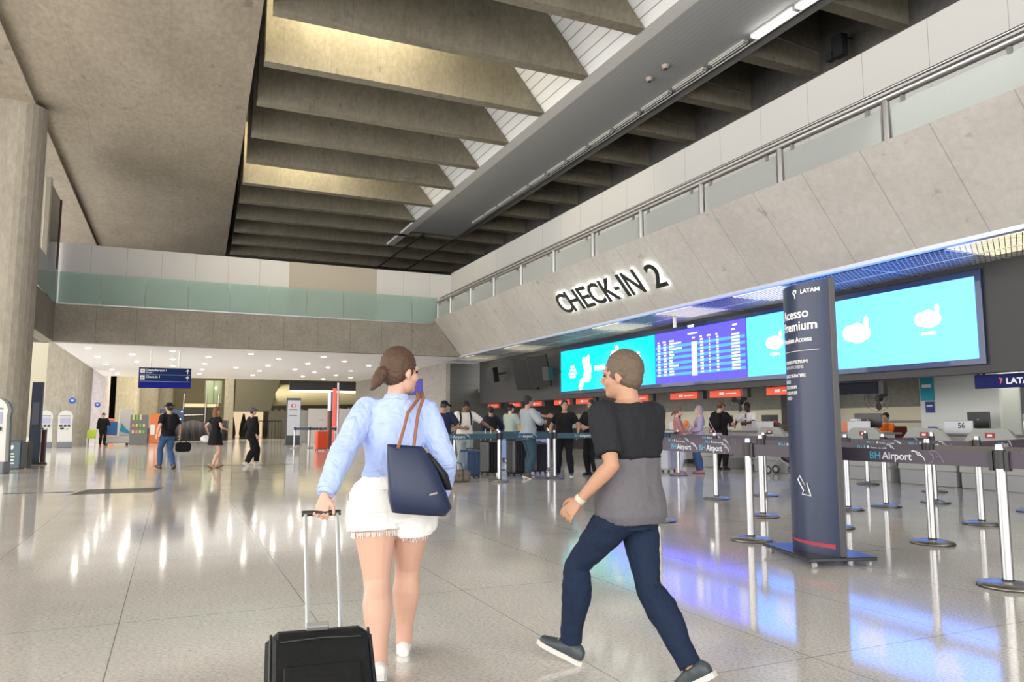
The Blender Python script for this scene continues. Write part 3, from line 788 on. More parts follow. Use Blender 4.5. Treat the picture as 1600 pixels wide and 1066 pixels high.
belt('D', 'E', 'mauve airport belt between the post beside the totem and the striding man', logos=2)
belt('A', 'X', 'mauve airport belt running out of the photo from the closest post', logos=1)
belt('B', 'P2', 'mauve belt of the second lane passing behind the totem', logos=1)
belt('P2', 'G', 'mauve belt of the second lane just before the totem edge', logos=1)
belt('B', (6.97, 2.8), 'taupe belt of the second lane running out past the closest post', M_BELTK, 1)
belt('G', (6.9, 10.2), 'dark belt of the second lane behind the post next to the totem', logos=2)
belt('Cc', 'P', 'dark belt of the third lane in front of desk 56', logos=2)
belt('P', 'Q', 'dark belt of the third lane behind the totem', logos=1)
belt('Q', (8.9, 12.4), 'dark belt of the third lane toward the woman in pink', logos=1)
belt('H', 'N', 'dark belt of the fourth lane before the counters', logos=1)
belt('Cc', 'O', 'dark belt of the fourth lane crossing to the post by desk 57', logos=1, faint=False)
belt('L', 's7', 'teal belt from the suitcases toward the walking woman', M_BELTT, 1, faint=False)
belt('L', 'M', 'teal belt in front of the man in the grey shirt', M_BELTT, 1, faint=False)
belt('M', (9.05, 14.6), 'teal belt in front of the man in the black polo', M_BELTT, 1, faint=False)
belt('s1', 's6', 'grey belt across the far queue behind the white tee', M_BELTT, 0, faint=False)
belt('s1', 's4', 'grey belt across the far queue behind the grey shirt', M_BELTT, 1, faint=False)
belt('K', (9.2, 14.5), 'teal belt beside the woman in pink', M_BELTT, 0, faint=False)
# ------------------------------------------------------------------ totem "Acesso Premium"
M_TOT = mat('totem_navy', (.014, .026, .072), .3, spec=.4, coat=.0)
t = thing('sign_totem', 'tall curved navy totem reading Acesso Premium on a wheeled base plate', 'sign', (5.26, 5.13, 0), math.radians(-16.0))
# local: long axis along Y (towards -Y nearer the viewer), face bulging to -X
Wd, sag = .38, .15
def tx_(s):
    y = -s * Wd; return (-.02 - sag * (1 - s * s), y)
face = [(*tx_(-1 + 2 * k / 32),) for k in range(33)]
prof = [(p_[0], p_[1], .085) for p_ in face] + [(.02, -Wd, .085), (.02, Wd, .085)]
MB().prism(prof, (0, 0, 2.36)).build('body', M_TOT, t)
MB().bbox((-.025, -Wd - .022, .085), (.03, -Wd - .002, 2.46), .006).build('edge_post', M_DGREY, t)
MB().bbox((-.025, Wd + .002, .085), (.03, Wd + .022, 2.46), .006).build('edge_post', M_DGREY, t)
MB().bbox((-.31, -.42, .055), (.29, .42, .085), .006).build('base_plate', mat('base_plate_black', (.02, .022, .03), .25), t)
for sx_, sy_ in ((-.25, -.37), (.24, -.37), (-.25, .37), (.24, .37)):
    MB().cyl((sx_, sy_), .012, .03, .056, 8).tube([(sx_ - .012, sy_, .025), (sx_ + .012, sy_, .025)], .025, 12).build('caster', mat('caster_grey', (.35, .35, .35), .4), t)
def wrap(lift=.003):
    def f(co):
        s = max(-1, min(1, -1 + 2 * (co.x / (2 * Wd)))); x, y = tx_(s)
        return V((x - lift + co.y, y, co.z))
    return f
def tt(name, s_, xa, xb, z, cap, bold=0.0, m=M_TXTW):
    o = text(name, s_, 1.0, m, t, depth=.003, bold=bold)
    mx_ = max(v.co.x for v in o.data.vertices); mn = min(v.co.x for v in o.data.vertices); zc = cap / .70
    f = wrap()
    for v in o.data.vertices: v.co = f(V((xa + .03 + (v.co.x - mn) / (mx_ - mn) * (xb - xa - .02), v.co.y, z + v.co.z * zc)))
    return o
def wp(x, z):
    s = -1 + 2 * (x / (2 * Wd)); a, b2 = tx_(s); return (a - .005, b2, z)
tt('totem_lettering', 'LATAM', .50, .69, 2.352, .036, .02)
q = MB()
q.tube([wp(.475, 2.36), wp(.478, 2.385), wp(.452, 2.388), wp(.44, 2.365), wp(.46, 2.35)], .008, 6).tube([wp(.462, 2.35), wp(.462, 2.315)], .006, 6)
q.build('totem_logo', M_TXTW, t)
tt('totem_lettering', 'Acesso', .19, .59, 2.136, .084, .014)
tt('totem_lettering', 'Premium', .19, .66, 2.025, .084, .014)
tt('totem_lettering', 'Premium Access', .17, .61, 1.92, .046, .014)
MB().tube([wp(.19 + .0245 * k, 1.84) for k in range(21)], .003, 5).build('totem_rule', M_TXTW, t)
for s_, xb, z in (('CABINES PREMIUM/', .57, 1.73), ('PREMIUM CABINS', .52, 1.683), ('BLACK SIGNATURE', .54, 1.607), ('BLACK', .33, 1.555), ('PLATINUM', .42, 1.505), ('GOLD PLUS', .43, 1.455), ('GOLD', .34, 1.408)):
    tt('totem_lettering', s_, .2, xb, z, .03, .0, mat('lettering_grey', (.5, .52, .56), .5) if abs(z - 1.683) < .001 else M_TXTW)
ap = [(.43, .735), (.50, .65), (.515, .68), (.552, .57), (.455, .578), (.475, .61), (.40, .70)]
MB().tube([wp(a, b2) for a, b2 in ap], .006, 6, closed=True).build('arrow', M_TXTW, t)
q = MB()
for k in range(24):
    xa, xb = .04 + k * .029, .04 + (k + 1) * .029
    q.add([wp(xa, .17 - .025 * k / 24), wp(xb, .17 - .025 * (k + 1) / 24), wp(xb, .185), wp(xa, .18)], [(0, 1, 2, 3)])
q.build('red_stripe', mat('totem_red', (.35, .03, .06), .5), t)
# ------------------------------------------------------------------ check-in counters
M_CW = mat('counter_white', (.62, .62, .64), .4); M_CG = mat('counter_grey', (.30, .31, .33), .45); M_DOME = mat('scale_grey', (.34, .36, .34), .5)
M_SCREEN = mat('monitor_black', (.01, .011, .013), .3); M_PAPER = mat('paper_white', (.8, .8, .8), .7)
def wy(u, X): return onx(u, 661, X).y
def counter(y, num=None, label='', wdt=1.1):
    t = thing('check_in_counter', label, 'counter', (13.95, y, 0), 0, 'check-in counters in a row')
    h = wdt / 2
    MB().bbox((0, -h, .12), (.55, h, .95), .01).build('body', M_CW, t)
    MB().box((.03, -h, 0), (.5, h, .12)).build('plinth', M_DGREY, t)
    MB().bbox((-.05, -h - .02, .95), (.75, h + .02, .99), .01).build('worktop', M_CG, t)
    MB().box((-.012, -h + .02, .18), (-.001, h - .02, .48)).build('kick_panel', mat('kick_steel', (.35, .35, .36), .35, .6), t)
    s = MB().bbox((.02, -.34, .99), (.06, .26, 1.24), .01).build('front_screen', mat('frosted_panel', (.66, .68, .74), .3), t)
    if num: text('desk_number', num, .15, mat('number_grey', (.12, .12, .14), .5), s, M=frame((.012, -.05, 1.1), (0, -1, 0), (0, 0, 1)), depth=.004, bold=.002)
    return t
cds = [(8.45, '57', 'white check-in counter numbered 57 at the photo edge'), (10.0, '56', 'white check-in counter numbered 56 beside the white pillar'), (12.35, None, 'white check-in counter where the clerk in orange sits'),
       (15.3, None, 'white check-in counter beside the basket of belts'), (17.0, None, 'white check-in counter of the clerk in the white shirt'), (19.1, None, 'white check-in counter behind the long-haired woman'), (21.0, None, 'white check-in counter under a red airline sign behind the striding man'), (23.5, None, 'far white check-in counter behind the man in the grey shirt')]
for y, nn, lb in cds: counter(y, nn, lb)
def monitor(x, y, z, label, w=.5, rz=0.0):
    t = thing('desk_monitor', label, 'monitor', (x, y, z), rz, 'desk monitors on the counters')
    MB().bbox((-.02, -w / 2, .10), (.02, w / 2, .42), .008).build('casing', M_SCREEN, t)
    MB().box((-.01, -.03, .01), (.02, .03, .12)).build('stand', M_BLACK, t)
    MB().bbox((-.08, -.1, 0.001), (.08, .1, .012), .004).build('foot', M_BLACK, t)
    MB().lathe((0, 0, 0), [(.02, -.004), (.02, .004)], 12, Matrix.Translation((-.024, 0, .27)) @ Matrix.Rotation(PI / 2, 4, 'Y')).build('badge', mat('badge_grey', (.25, .25, .27), .4), t)
monitor(14.45, 9.85, .994, 'black desk monitor behind the frosted screen numbered 56', .45)
monitor(14.45, 8.35, .994, 'black desk monitor behind the frosted screen numbered 57', .45)
monitor(14.45, 12.45, .994, 'black desk monitor in front of the clerk in orange', .62, .25)
monitor(14.5, 15.62, .994, 'black desk monitor just past the totem edge', .5, .2)
monitor(14.45, 14.95 + .05, .994, 'black desk monitor beside the clerk in the white shirt', .55, .2) if False else None
monitor(14.45, 17.35, .994, 'black desk monitor facing the hatted traveller', .45, .5)
for y, lb in ((14.35, 'before the basket of belts'), (11.6, 'below the clerk in orange'), (8.88, 'with a red and white tag, between desks 56 and 57'), (15.95 + .6, 'with a red tag before the white-shirted clerk'), (7.55, 'cut by the photo edge at desk 57'), (10.18, 'before desk 56')):
    t = thing('baggage_scale', 'grey trapezoid baggage scale panel ' + lb, 'scale', (13.3, y, 0), 0, 'baggage scales before the counters')
    pf = [(0, -.62, .30), (0, -.58, .78), (0, -.34, 1.06), (0, -.25, 1.1), (0, .25, 1.1), (0, .34, 1.06), (0, .58, .78), (0, .62, .30)]
    MB().prism(pf, (.09, 0, 0)).build('side_panel', M_DOME, t)
    MB().bbox((.0, -.6, .0), (.6, .6, .30), .02).build('platform', M_CG, t)
    MB().box((-.006, -.09, .93), (-.001, .09, 1.02)).build('tag_plate', mat('tag_red', (.35, .04, .04), .5), t)
    MB().box((-.010, -.04, .955), (-.006, .04, .995)).build('tag_mark', M_TXTW, t)
# airline signs hanging under the bulkhead
M_RED = mat('sign_red', (.80, .085, .03), .45, emit=(.8, .08, .03), es=.25)
rs = [(1048, 1090), (1110, 1158), (1199, 1246), (762, 779), (795, 813), (828, 846), (866, 890), (900, 925), (985, 1013)]
lbs = ['above the woman in pink', 'above the hatted traveller', 'cut off by the totem edge', 'farthest of the row', 'second farthest of the row', 'just behind the grey-shirted man', 'over the man in the black polo', 'over the striding man shoulder', 'behind the striding man head']
for (ua, ub), lb in zip(rs, lbs):
    ya, yb = wy(ua, 13.02), wy(ub, 13.02); w = ya - yb
    t = thing('airline_sign', 'small red airline sign under the bulkhead, ' + lb, 'sign', (13.05, (ya + yb) / 2, 1.86), 0, 'red airline signs under the bulkhead')
    MB().bbox((-.03, -w / 2, 0), (.03, w / 2, .19), .006).build('panel', M_RED, t)
    MB().box((-.035, .02, .06), (-.0305, .2, .13)).build('sign_mark', M_TXTW, t)
    MB().box((-.035, -w * .38, .08), (-.0305, -.05, .105)).build('sign_text', M_TXTW, t)
    MB().box((-.02, -w / 2 - .25, -.02), (.1, -w / 2 - .06, .76)).build('hanger', M_BLACK, t)
    MB().box((-.015, w / 2 - .16, .19), (.015, w / 2 - .06, .76)).build('hanger', M_BLACK, t)
t = thing('airline_sign', 'navy LATAM sign hanging under the bulkhead over desk 57', 'sign', (13.0, 8.1, 1.80), 0)
MB().bbox((-.04, -.75, 0), (.04, .77, .24), .006).build('panel', mat('sign_navy', (.006, .012, .10), .6, spec=.2), t)
text('sign_lettering', 'LATAM', .14, M_TXTW, t, M=frame((-.044, .21, .065), (0, -1, 0), (0, 0, 1)), depth=.003, bold=.004, sx=1.15)
MB().prism([(-.046, .33, .18), (-.046, .26, .16), (-.046, .27, .12), (-.046, .31, .06), (-.046, .30, .12)], (.004, 0, 0)).build('sign_mark', mat('mark_red', (.6, .1, .14), .5), t)
for y in (.72, .62): MB().box((-.015, y - .015, .24), (.015, y + .015, .82)).build('hanger', M_BLACK, t)
MB().box((.02, -.1, -.45), (.12, .02, 0)).build('speaker_box', M_BLACK, t)
t = thing('airline_sign', 'dark blank sign panel under the bulkhead just past the totem', 'sign', (13.0, 12.0, 1.80), 0)
MB().bbox((-.04, -1.1, 0), (.04, .9, .24), .006).build('panel', mat('sign_darknavy', (.008, .01, .02), .7, spec=.2), t)
MB().box((-.02, -1.22, -.02), (.1, -1.1, .8)).build('hanger', M_BLACK, t)
# bright ceiling lamps behind the bulkhead
CL = thing('ceiling_lamp', 'x', 'lamp', (15.2, 9.4, 2.6), 0, 'lamps over the counters')
MB().box((-.5, -.35, -.01), (.5, .35, .02)).build('frame', M_WHITE, CL)
MB().box((-.46, -.31, -.02), (.46, .31, -.011)).build('diffuser', emis('panel_warm', (1, .95, .8), 9), CL)
for i, (y, lb) in enumerate(((9.4, 'over desk 56'), (12.9, 'over the clerk in orange'), (16.0, 'over the clerk in the white shirt'), (19.0, 'over the long-haired woman'), (22.5, 'over the far queue'), (26, 'beyond the far queue'), (29.5, 'at the far end of the counters'))):
    if i == 0: CL['label'] = 'square ceiling lamp behind the bulkhead ' + lb
    else: dup(CL, (15.2, y, 2.6), 0, 'square ceiling lamp behind the bulkhead ' + lb)
# white pillar with posters, partition walls of the counter room
struct('column_white', MB().bbox((15.0, 9.75, 0), (16.6, 11.55, 2.62), .03), mat('column_white', (.66, .68, .66), .5))
struct('partition_grey', MB().box((15.6, 8.2, 0), (15.75, 9.72, 2.62)), mat('partition_pale', (.40, .45, .44), .4))
struct('door_1', MB().box((15.9, 5.0, 0), (16.0, 8.18, 2.62)), M_DGREY)
struct('partition_dark', MB().box((16.8, 16.4, 0), (17.0, 17.6, 2.62)), M_BLACK)
def poster(name, label, y, z0, z1, w, m, x=14.97):
    t = thing(name, label, 'poster', (x, y, z0), 0)
    MB().box((0, -w / 2, 0), (.02, w / 2, z1 - z0)).build('board', m, t)
    MB().box((-.003, -w * .35, (z1 - z0) * .55), (-.0005, w * .35, (z1 - z0) * .68)).build('poster_text', M_TXTW, t)
poster('poster', 'turquoise poster high on the white pillar', wy(1451, 14.97), 1.68, 2.2, .32, mat('poster_turq', (.02, .35, .45), .5))
poster('poster', 'small navy notice in the middle of the white pillar', wy(1454, 14.97), 1.42, 1.66, .2, mat('poster_navy', (.02, .05, .22), .5))
poster('poster', 'small blue leaflet low on the white pillar', wy(1456, 14.97), .90, 1.12, .2, mat('poster_blue', (.04, .08, .35), .5))
t = thing('pole', 'slim white pole standing behind desk 57', 'pole', (14.9, 9.0, 0))
MB().cyl((0, 0), .035, 0, 2.62, 12).build('shaft', M_WHITE, t)
MB().cyl((0, 0), .07, 0, .02, 16).build('foot_plate', M_ALU, t)
# fans hung on poles
for u, v, lb in ((1377, 622, 'over the clerk in orange'), (1161, 628, 'over the clerk in the white shirt')):
    c = onx(u, v, 15.9)
    t = thing('ceiling_fan', 'black wall-type fan on a white drop pole ' + lb, 'fan', c, .3)
    MB().cyl((0, 0), .03, -.2, 2.6 - c.z, 8).build('drop_pole', M_WHITE, t)
    R = Matrix.Rotation(PI / 2, 4, 'Y')
    MB().lathe((0, 0, 0), [(.05, -.12), (.08, -.08), (.08, .02), (.04, .05)], 14, Matrix.Translation((-.1, 0, -.02)) @ R).build('motor', M_BLACK, t)
    for k in range(3):
        a = k * 2 * PI / 3 + .5
        d = V((0, math.cos(a), math.sin(a))); e = V((.35, -math.sin(a), math.cos(a))).normalized()
        ps = [V((-.2, 0, -.02)) + d * r_ + e * w_ for r_, w_ in ((.05, -.03), (.16, -.10), (.27, -.09), (.29, 0), (.24, .07), (.1, .05))]
        MB().prism(ps, (.008, 0, 0)).build('blade', M_BLACK, t)
    g_ = MB()
    for rr in (.32, .22): g_.tube([(-.22, rr * math.cos(a), -.02 + rr * math.sin(a)) for a in [2 * PI * j / 24 for j in range(24)]], .004, 5, closed=True)
    for j in range(8): a = j * PI / 4; g_.tube([(-.24, .05 * math.cos(a), -.02 + .05 * math.sin(a)), (-.22, .32 * math.cos(a), -.02 + .32 * math.sin(a))], .003, 4)
    g_.build('guard_mesh', M_BLACK, t)
# handrail at the back, papers, basket, boxes on the counters
t = thing('handrail', 'bent steel handrail behind the clerk in orange', 'rail', (0, 0, 0))
MB().tube([(16.6, 14.2, .98 + .25), (16.6, 12.6, .98 + .25), (16.6, 11.75, .8)], .025, 8).build('rail', M_ALU, t)
for y in (14.1, 12.7): MB().cyl((16.6, y), .02, 0, 1.23, 8).build('post', M_ALU, t)
t = thing('basket', 'slatted dark basket of belts and cloths standing on the counter by the totem', 'basket', (14.34, 15.1, .992))
MB().box((-.16, -.27, 0), (.16, .27, .015)).build('bottom', M_BLACK, t)
sl = MB()
for k in range(14):
    y = -.27 + k * .0415
    sl.box((-.17, y - .008, .0), (-.155, y + .008, .16)).box((.155, y - .008, .0), (.17, y + .008, .16))
for s_ in (-1, 1):
    for k in range(7): x = -.14 + k * .046; sl.box((x - .008, s_ * .27 - .006, 0), (x + .008, s_ * .27 + .006, .16))
sl.box((-.175, -.28, .15), (-.15, .28, .17)).box((.15, -.28, .15), (.175, .28, .17)).box((-.17, -.28, .15), (.17, -.265, .17)).box((-.17, .265, .15), (.17, .28, .17))
sl.build('slat_lattice', mat('basket_brown', (.16, .13, .07), .6), t)
for k, (y, c_, r_) in enumerate(((-.12, (.03, .1, .3), .1), (.05, (.15, .03, .2), .09), (.17, (.4, .12, .1), .07))):
    o = MB().ball((14.34, 15.1 + y, 1.10 + .06 * k), (.1, r_ * .8, .05), 12).build('folded_cloth', mat('cloth_%d' % k, c_, .8))
    tag(o, ('blue', 'purple', 'salmon')[k] + ' cloth bundle in the slatted basket on the counter', 'cloth')
for y, z, h_, c_, lb in ((12.75, .992, .22, (.75, .25, .13), 'orange-red box'), (12.5, .992, .3, (.7, .72, .76), 'white document box'), (15.72, .992, .26, (.66, .68, .72), 'white notice stand')):
    o = MB().bbox((14.05, y - .1, z), (14.17, y + .1, z + h_), .006).build('document_box', mat('box_' + lb.split()[0].replace('-', '_'), c_, .5))
    tag(o, lb + ' standing on the check-in counter beside the totem' if y < 14 else 'white notice stand on the counter before the white-shirted clerk', 'box')
# dark planter leaves near the striding man
t = thing('potted_plant', 'small green potted plant on the counter behind the woman in pink', 'plant', (14.3, 19.4, .992))
MB().lathe((0, 0, 0), [(.07, 0), (.09, .14)], 14).build('pot', M_BLACK, t)
lv = MB()
for k in range(12):
    a = k * 2.4; r_ = .12 + .05 * (k % 3); h_ = .28 + .06 * (k % 4)
    p0, p1, p2 = V((0, 0, .13)), V((r_ * .5 * math.cos(a), r_ * .5 * math.sin(a), .13 + h_ * .7)), V((r_ * math.cos(a), r_ * math.sin(a), .13 + h_))
    s_ = V((-math.sin(a), math.cos(a), 0)) * .03
    lv.add([p0, p1 - s_, p2, p1 + s_], [(0, 1, 2, 3)])
lv.build('foliage', mat('leaf_green', (.02, .09, .03), .5), t)

# ------------------------------------------------------------------ luggage
def suitcase(name, label, loc, rz, w, h, d, m, handle=.0, group=None, ribs=True, tilt=0.0):
    t = thing(name, label, 'suitcase', loc, rz, group)
    if tilt: t.rotation_euler = (tilt, 0, rz)
    MB().bbox((-w / 2, -d / 2, .05), (w / 2, d / 2, h), min(.045, d * .3)).build('shell', m, t)
    if ribs:
        rb_ = MB()
        for k in range(5):
            x = -w * .36 + k * w * .18
            rb_.bbox((x - .012, -d / 2 - .006, .12), (x + .012, -d / 2 - .0005, h - .07), .003).bbox((x - .012, d / 2 + .0005, .12), (x + .012, d / 2 + .006, h - .07), .003)
        rb_.build('rib_pattern', m, t)
    for sx_ in (-1, 1):
        for sy_ in (-1, 1):
            MB().tube([(sx_ * (w / 2 - .05) - .015, sy_ * (d / 2 - .05), .027), (sx_ * (w / 2 - .05) + .015, sy_ * (d / 2 - .05), .027)], .026, 10).build('wheel', M_BLACK, t)
    MB().tube([(-.09, 0, h), (-.08, 0, h + .03), (.08, 0, h + .03), (.09, 0, h)], .012, 8).build('carry_handle', M_BLACK, t)
    if handle:
        for sx_ in (-.09, .09): MB().tube([(sx_, d * .3, h - .01), (sx_, d * .3, h + handle)], .010, 8).build('handle_rod', M_ALU, t)
        MB().bbox((-.12, d * .3 - .018, h + handle), (.12, d * .3 + .018, h + handle + .03), .01).build('handle_grip', M_BLACK, t)
    return t
def plastic(name, c): return mat(name, c, .32, spec=.5, coat=.2)
suitcase('suitcase', 'ribbed navy hard-shell suitcase before the man with the white tee', (5.92, 15.5, 0), .35, .46, .62, .26, plastic('case_navy', (.03, .06, .13)), 0)
suitcase('suitcase', 'tall black suitcase directly behind the navy hard-shell one', (6.78, 16.4, 0), .35, .48, .80, .3, plastic('case_black', (.012, .012, .014)), .25)
suitcase('suitcase', 'large black ribbed suitcase beside the man in the grey shirt', (7.22, 15.85, 0), .3, .50, .84, .3, plastic('case_black', (.012, .012, .014)), 0)
suitcase('suitcase', 'black suitcase tucked behind the grey-shirted man knee', (7.95, 16.3, 0), .3, .42, .74, .28, plastic('case_black', (.012, .012, .014)), 0)
suitcase('suitcase', 'blue suitcase by the man in the green shirt in the far queue', (9.9, 22.2, 0), .3, .6, .95, .35, plastic('case_blue', (.02, .10, .33)), 0)
suitcase('suitcase', 'pale violet suitcase behind the grey-shirted man', (9.2, 18.8, 0), .3, .6, .75, .3, plastic('case_violet', (.45, .45, .65)), 0)
suitcase('suitcase', 'tall white suitcase beside the woman in pink with the baby', (11.2, 15.6, 0), .5, .42, .80, .26, plastic('case_white', (.65, .68, .75)), 0)
suitcase('suitcase', 'orange-red suitcase by the far belt posts', (5.9, 33.5, 0), .2, .52, .86, .3, plastic('case_orange', (.75, .08, .02)), .45)
t = thing('duffel_bag', 'taupe duffel bag on the floor before the ripped-jeans man', 'bag', (5.30, 14.66, 0), -.35)
b_ = MB(); secs = []
for k in range(9):
    x = -.30 + .075 * k; f_ = (1 - abs(k - 4) / 4 * .0) * (1.0 if 0 < k < 8 else .72)
    secs.append(((x, 0, .125), (0, .135 * f_, 0), (0, 0, .125 * f_)))
b_.loft(secs, 20, 2.6).build('body', fabric('duffel_taupe', (.15, .125, .10)), t)
for s_ in (-.14, .14):
    MB().tube([(s_, -.137, .02), (s_, -.142, .14), (s_, -.09, .245), (s_, 0, .262), (s_, .09, .245), (s_, .142, .14)], .014, 6).build('strap', M_BLACK, t)
for y in (-.07, .07): MB().tube([(-.14, y, .25), (-.11, y * .6, .36), (0, y * .4, .41), (.11, y * .6, .36), (.14, y, .25)], .011, 8).build('carry_handle', M_BLACK, t)
MB().lathe((0, 0, 0), [(.03, 0), (.03, .006)], 14, Matrix.Translation((.06, -.139, .14)) @ Matrix.Rotation(PI / 2, 4, 'X')).build('badge', M_BLACK, t)
# stroller
t = thing('stroller', 'folded black stroller with spoked wheels below the mauve belts', 'stroller', (12.9, 13.6, 0), .3)
for x, y, r_ in ((0, -.32, .14), (.42, -.32, .14), (0.03, .35, .10), (.39, .35, .10)):
    w_ = MB().tube([(x, y + (r_ - .02) * math.cos(a), r_ + (r_ - .02) * math.sin(a)) for a in [2 * PI * j / 20 for j in range(20)]], .02, 8, closed=True).build('wheel', M_BLACK, t)
    q = MB()
    for j in range(3):
        a = j * PI / 3; q.box((x - .008, y - r_ * .85, r_ - .012), (x + .008, y + r_ * .85, r_ + .012), Matrix.Translation((0, y, r_)) @ Matrix.Rotation(a, 4, 'X') @ Matrix.Translation((0, -y, -r_)))
    q.build('spoke_pattern', M_ALU, w_)
for x in (.03, .39): MB().tube([(x, -.32, .14), (x, 0, .35), (x, .32, .75), (x, .42, .95)], .013, 8).tube([(x, .35, .1), (x, 0, .42), (x, -.15, .6)], .013, 8).build('frame', M_ALU, t)
MB().tube([(.03, .42, .95), (.39, .42, .95)], .018, 8).build('push_bar', M_BLACK, t)
MB().loft([((.21, -.12, .30), (.15, 0, 0), (0, .18, .03)), ((.21, -.05, .42), (.16, 0, 0), (0, .2, .05)), ((.21, .08, .62), (.15, 0, 0), (0, .12, .08))], 16, 3).build('seat', M_BLACK, t)

# ------------------------------------------------------------------ left side: kiosks, totem, bin
M_KW = mat('kiosk_white', (.62, .63, .60), .4); M_KG = mat('kiosk_grey', (.17, .19, .22), .5); M_KS = emis('kiosk_screen', (.75, .72, .95), .75)
def kiosk(loc, rz, label):
    t = thing('check_in_kiosk', label, 'kiosk', loc, rz, 'self check-in kiosks')
    pts = [(-.30, .28), (-.30, 1.35), (-.32, 1.5)] + [(-.31 * math.cos(a), 1.5 + .31 * math.sin(a)) for a in [PI * j / 12 for j in range(1, 12)]] + [(.32, 1.5), (.30, 1.35), (.33, .28)]
    MB().prism([(x, -.08, z) for x, z in pts], (0, .2, 0)).build('body', M_KW, t)
    MB().bbox((-.33, -.14, 0), (.33, .26, .28), .02).build('base', M_KG, t)
    MB().prism([(x * 1.06, .125, z) for x, z in pts], (0, .05, 0)).build('back_shell', mat('kiosk_teal', (.10, .17, .18), .4), t)
    MB().bbox((-.23, -.10, 1.18), (.21, -.081, 1.46), .006).build('screen', M_KS, t)
    MB().box((-.25, -.09, 1.52), (.22, -.081, 1.56)).build('header_bar', M_KG, t)
    for x, w_ in ((-.18, .13), (.0, .1), (.16, .1)): MB().bbox((x - w_ / 2, -.13, 1.02), (x + w_ / 2, -.081, 1.11), .008).build('reader_slot', M_BLACK, t)
    MB().bbox((-.2, -.12, .88), (-.05, -.081, .97), .008).build('reader_slot', M_BLACK, t)
    MB().bbox((.06, -.10, .87), (.13, -.081, .93), .006).build('card_pad', M_KG, t)
    return t
kiosk((-4.82, 42.6, 0), .15, 'white check-in kiosk standing free before the second pillar')
kiosk((-5.66, 42.6, 0), .15, 'white check-in kiosk half hidden by the slim dark info totem')
kiosk((-3.93, 21.6, 0), -.2, 'white check-in kiosk cut off by the photo edge beside the big column')
def pictogram(loc, label, ax='y'):
    t = thing('wall_pictogram', label, 'sign', loc)
    R = Matrix.Rotation(PI / 2, 4, 'X')
    MB().lathe((0, 0, 0), [(.16, -.008), (.16, .008)], 24, R).build('disc', mat('pict_blue', (.03, .10, .45), .4), t)
    MB().prism([(-.07, -.012, .05), (.07, -.012, .05), (0, -.012, -.05)], (0, .003, 0)).build('mark', M_TXTW, t)
pictogram((-4.75, 44.19, 2.32), 'round blue pictogram on the second pillar above the kiosk')
pictogram((-4.3, 52.59, 2.3), 'round blue pictogram on the violet-grey pillar behind the seated person')
t = thing('info_totem', 'slim dark information totem on a round base beside the big column', 'sign', (-3.68, 26.0, 0), -.25)
MB().bbox((-.16, -.05, .06), (.14, .05, 2.4), .01).build('body', mat('totem_slate', (.10, .13, .16), .3, .3), t)
MB().box((-.14, -.056, .1), (.125, -.0505, 2.36)).build('face_panel', mat('totem_face', (.06, .075, .13), .3), t)
MB().box((-.10, -.06, 1.15), (.08, -.0565, 1.8)).build('print_text', mat('faint_print', (.14, .16, .22), .5), t)
MB().lathe((0, 0, 0), [(.34, 0), (.34, .03), (.3, .06)], 24).build('base', M_BLACK, t)
MB().bbox((.17, -.02, .06), (.27, .12, 1.0), .01).build('leaflet_box', mat('leaflet_maroon', (.05, .012, .015), .4), t)
t = thing('cable', 'thin pale cable looping beside the slim information totem', 'cable', (-4.0, 25.8, 0))
MB().tube([(0, 0, .05), (-.06, 0, .3), (-.02, 0, .6), (.06, 0, .85), (.10, 0, 1.05)], .012, 6).build('cord', M_WHITE, t)
t = thing('recycling_bin', 'square slate-blue bin with white print at the foot of the big column', 'bin', (-3.72, 23.6, 0), -.1)
MB().bbox((-.30, -.2, .02), (.12, .2, .72), .015).build('body', mat('bin_slate', (.10, .15, .18), .45), t)
MB().bbox((.125, -.19, .02), (.30, .2, .70), .015).build('side_body', mat('bin_dark', (.03, .035, .035), .5), t)
MB().bbox((-.29, -.18, .72), (.11, .18, .75), .008).build('lid', mat('bin_lid', (.06, .07, .08), .4), t)
MB().prism([(-.14, -.206, .50), (-.05, -.206, .52), (-.03, -.206, .60), (-.07, -.206, .63), (-.15, -.206, .58)], (0, .004, 0)).build('print_mark', M_TXTW, t)
for k, z in enumerate((.38, .30, .22, .14)): MB().box((-.16 - .01 * (k % 2), -.206, z), (-.02 + .015 * (k % 2), -.202, z + .035)).build('print_text', M_TXTW, t)
# items by the second pillar
t = thing('vending_rack', 'grey snack rack with yellow and green packets beside the white machine', 'rack', (-1.65, 44.4, 0), 0)
MB().bbox((-.42, -.2, .04), (.42, .3, 1.62), .02).build('cabinet', mat('rack_grey', (.13, .13, .125), .5), t)
for i in range(3):
    for j in range(4 if i else 3):
        MB().bbox((-.32 + .17 * j, -.225, .66 + .34 * (2 - i)), (-.22 + .17 * j, -.201, .66 + .34 * (2 - i) + (.3 if i == 0 else .16)), .004).build('packet', mat('packet_%d' % ((i * 3 + j) % 4), ((.5, .5, .08), (.12, .4, .08), (.55, .42, .3), (.6, .2, .15))[(i * 3 + j) % 4], .5), t)
t = thing('massage_machine', 'white machine cart with a pale panel and blue wave print', 'machine', (-2.75, 46.0, 0), 0)
MB().bbox((-.7, -.35, .12), (.75, .4, .5), .06).build('base', mat('machine_white', (.55, .53, .50), .4), t)
MB().bbox((.05, .0, .5), (.72, .3, 1.95), .04).build('upright_panel', mat('machine_white', (.55, .53, .50), .4), t)
MB().prism([(.12, -.006, .75), (.6, -.006, .6), (.62, -.006, .72), (.35, -.006, .95), (.2, -.006, 1.2)], (0, .005, 0)).build('wave_print', mat('wave_blue', (.02, .3, .5), .5), t)
for x in (-.5, .5): MB().tube([(x, -.2, .07), (x, .2, .07)], .07, 12).build('wheel', M_BLACK, t)
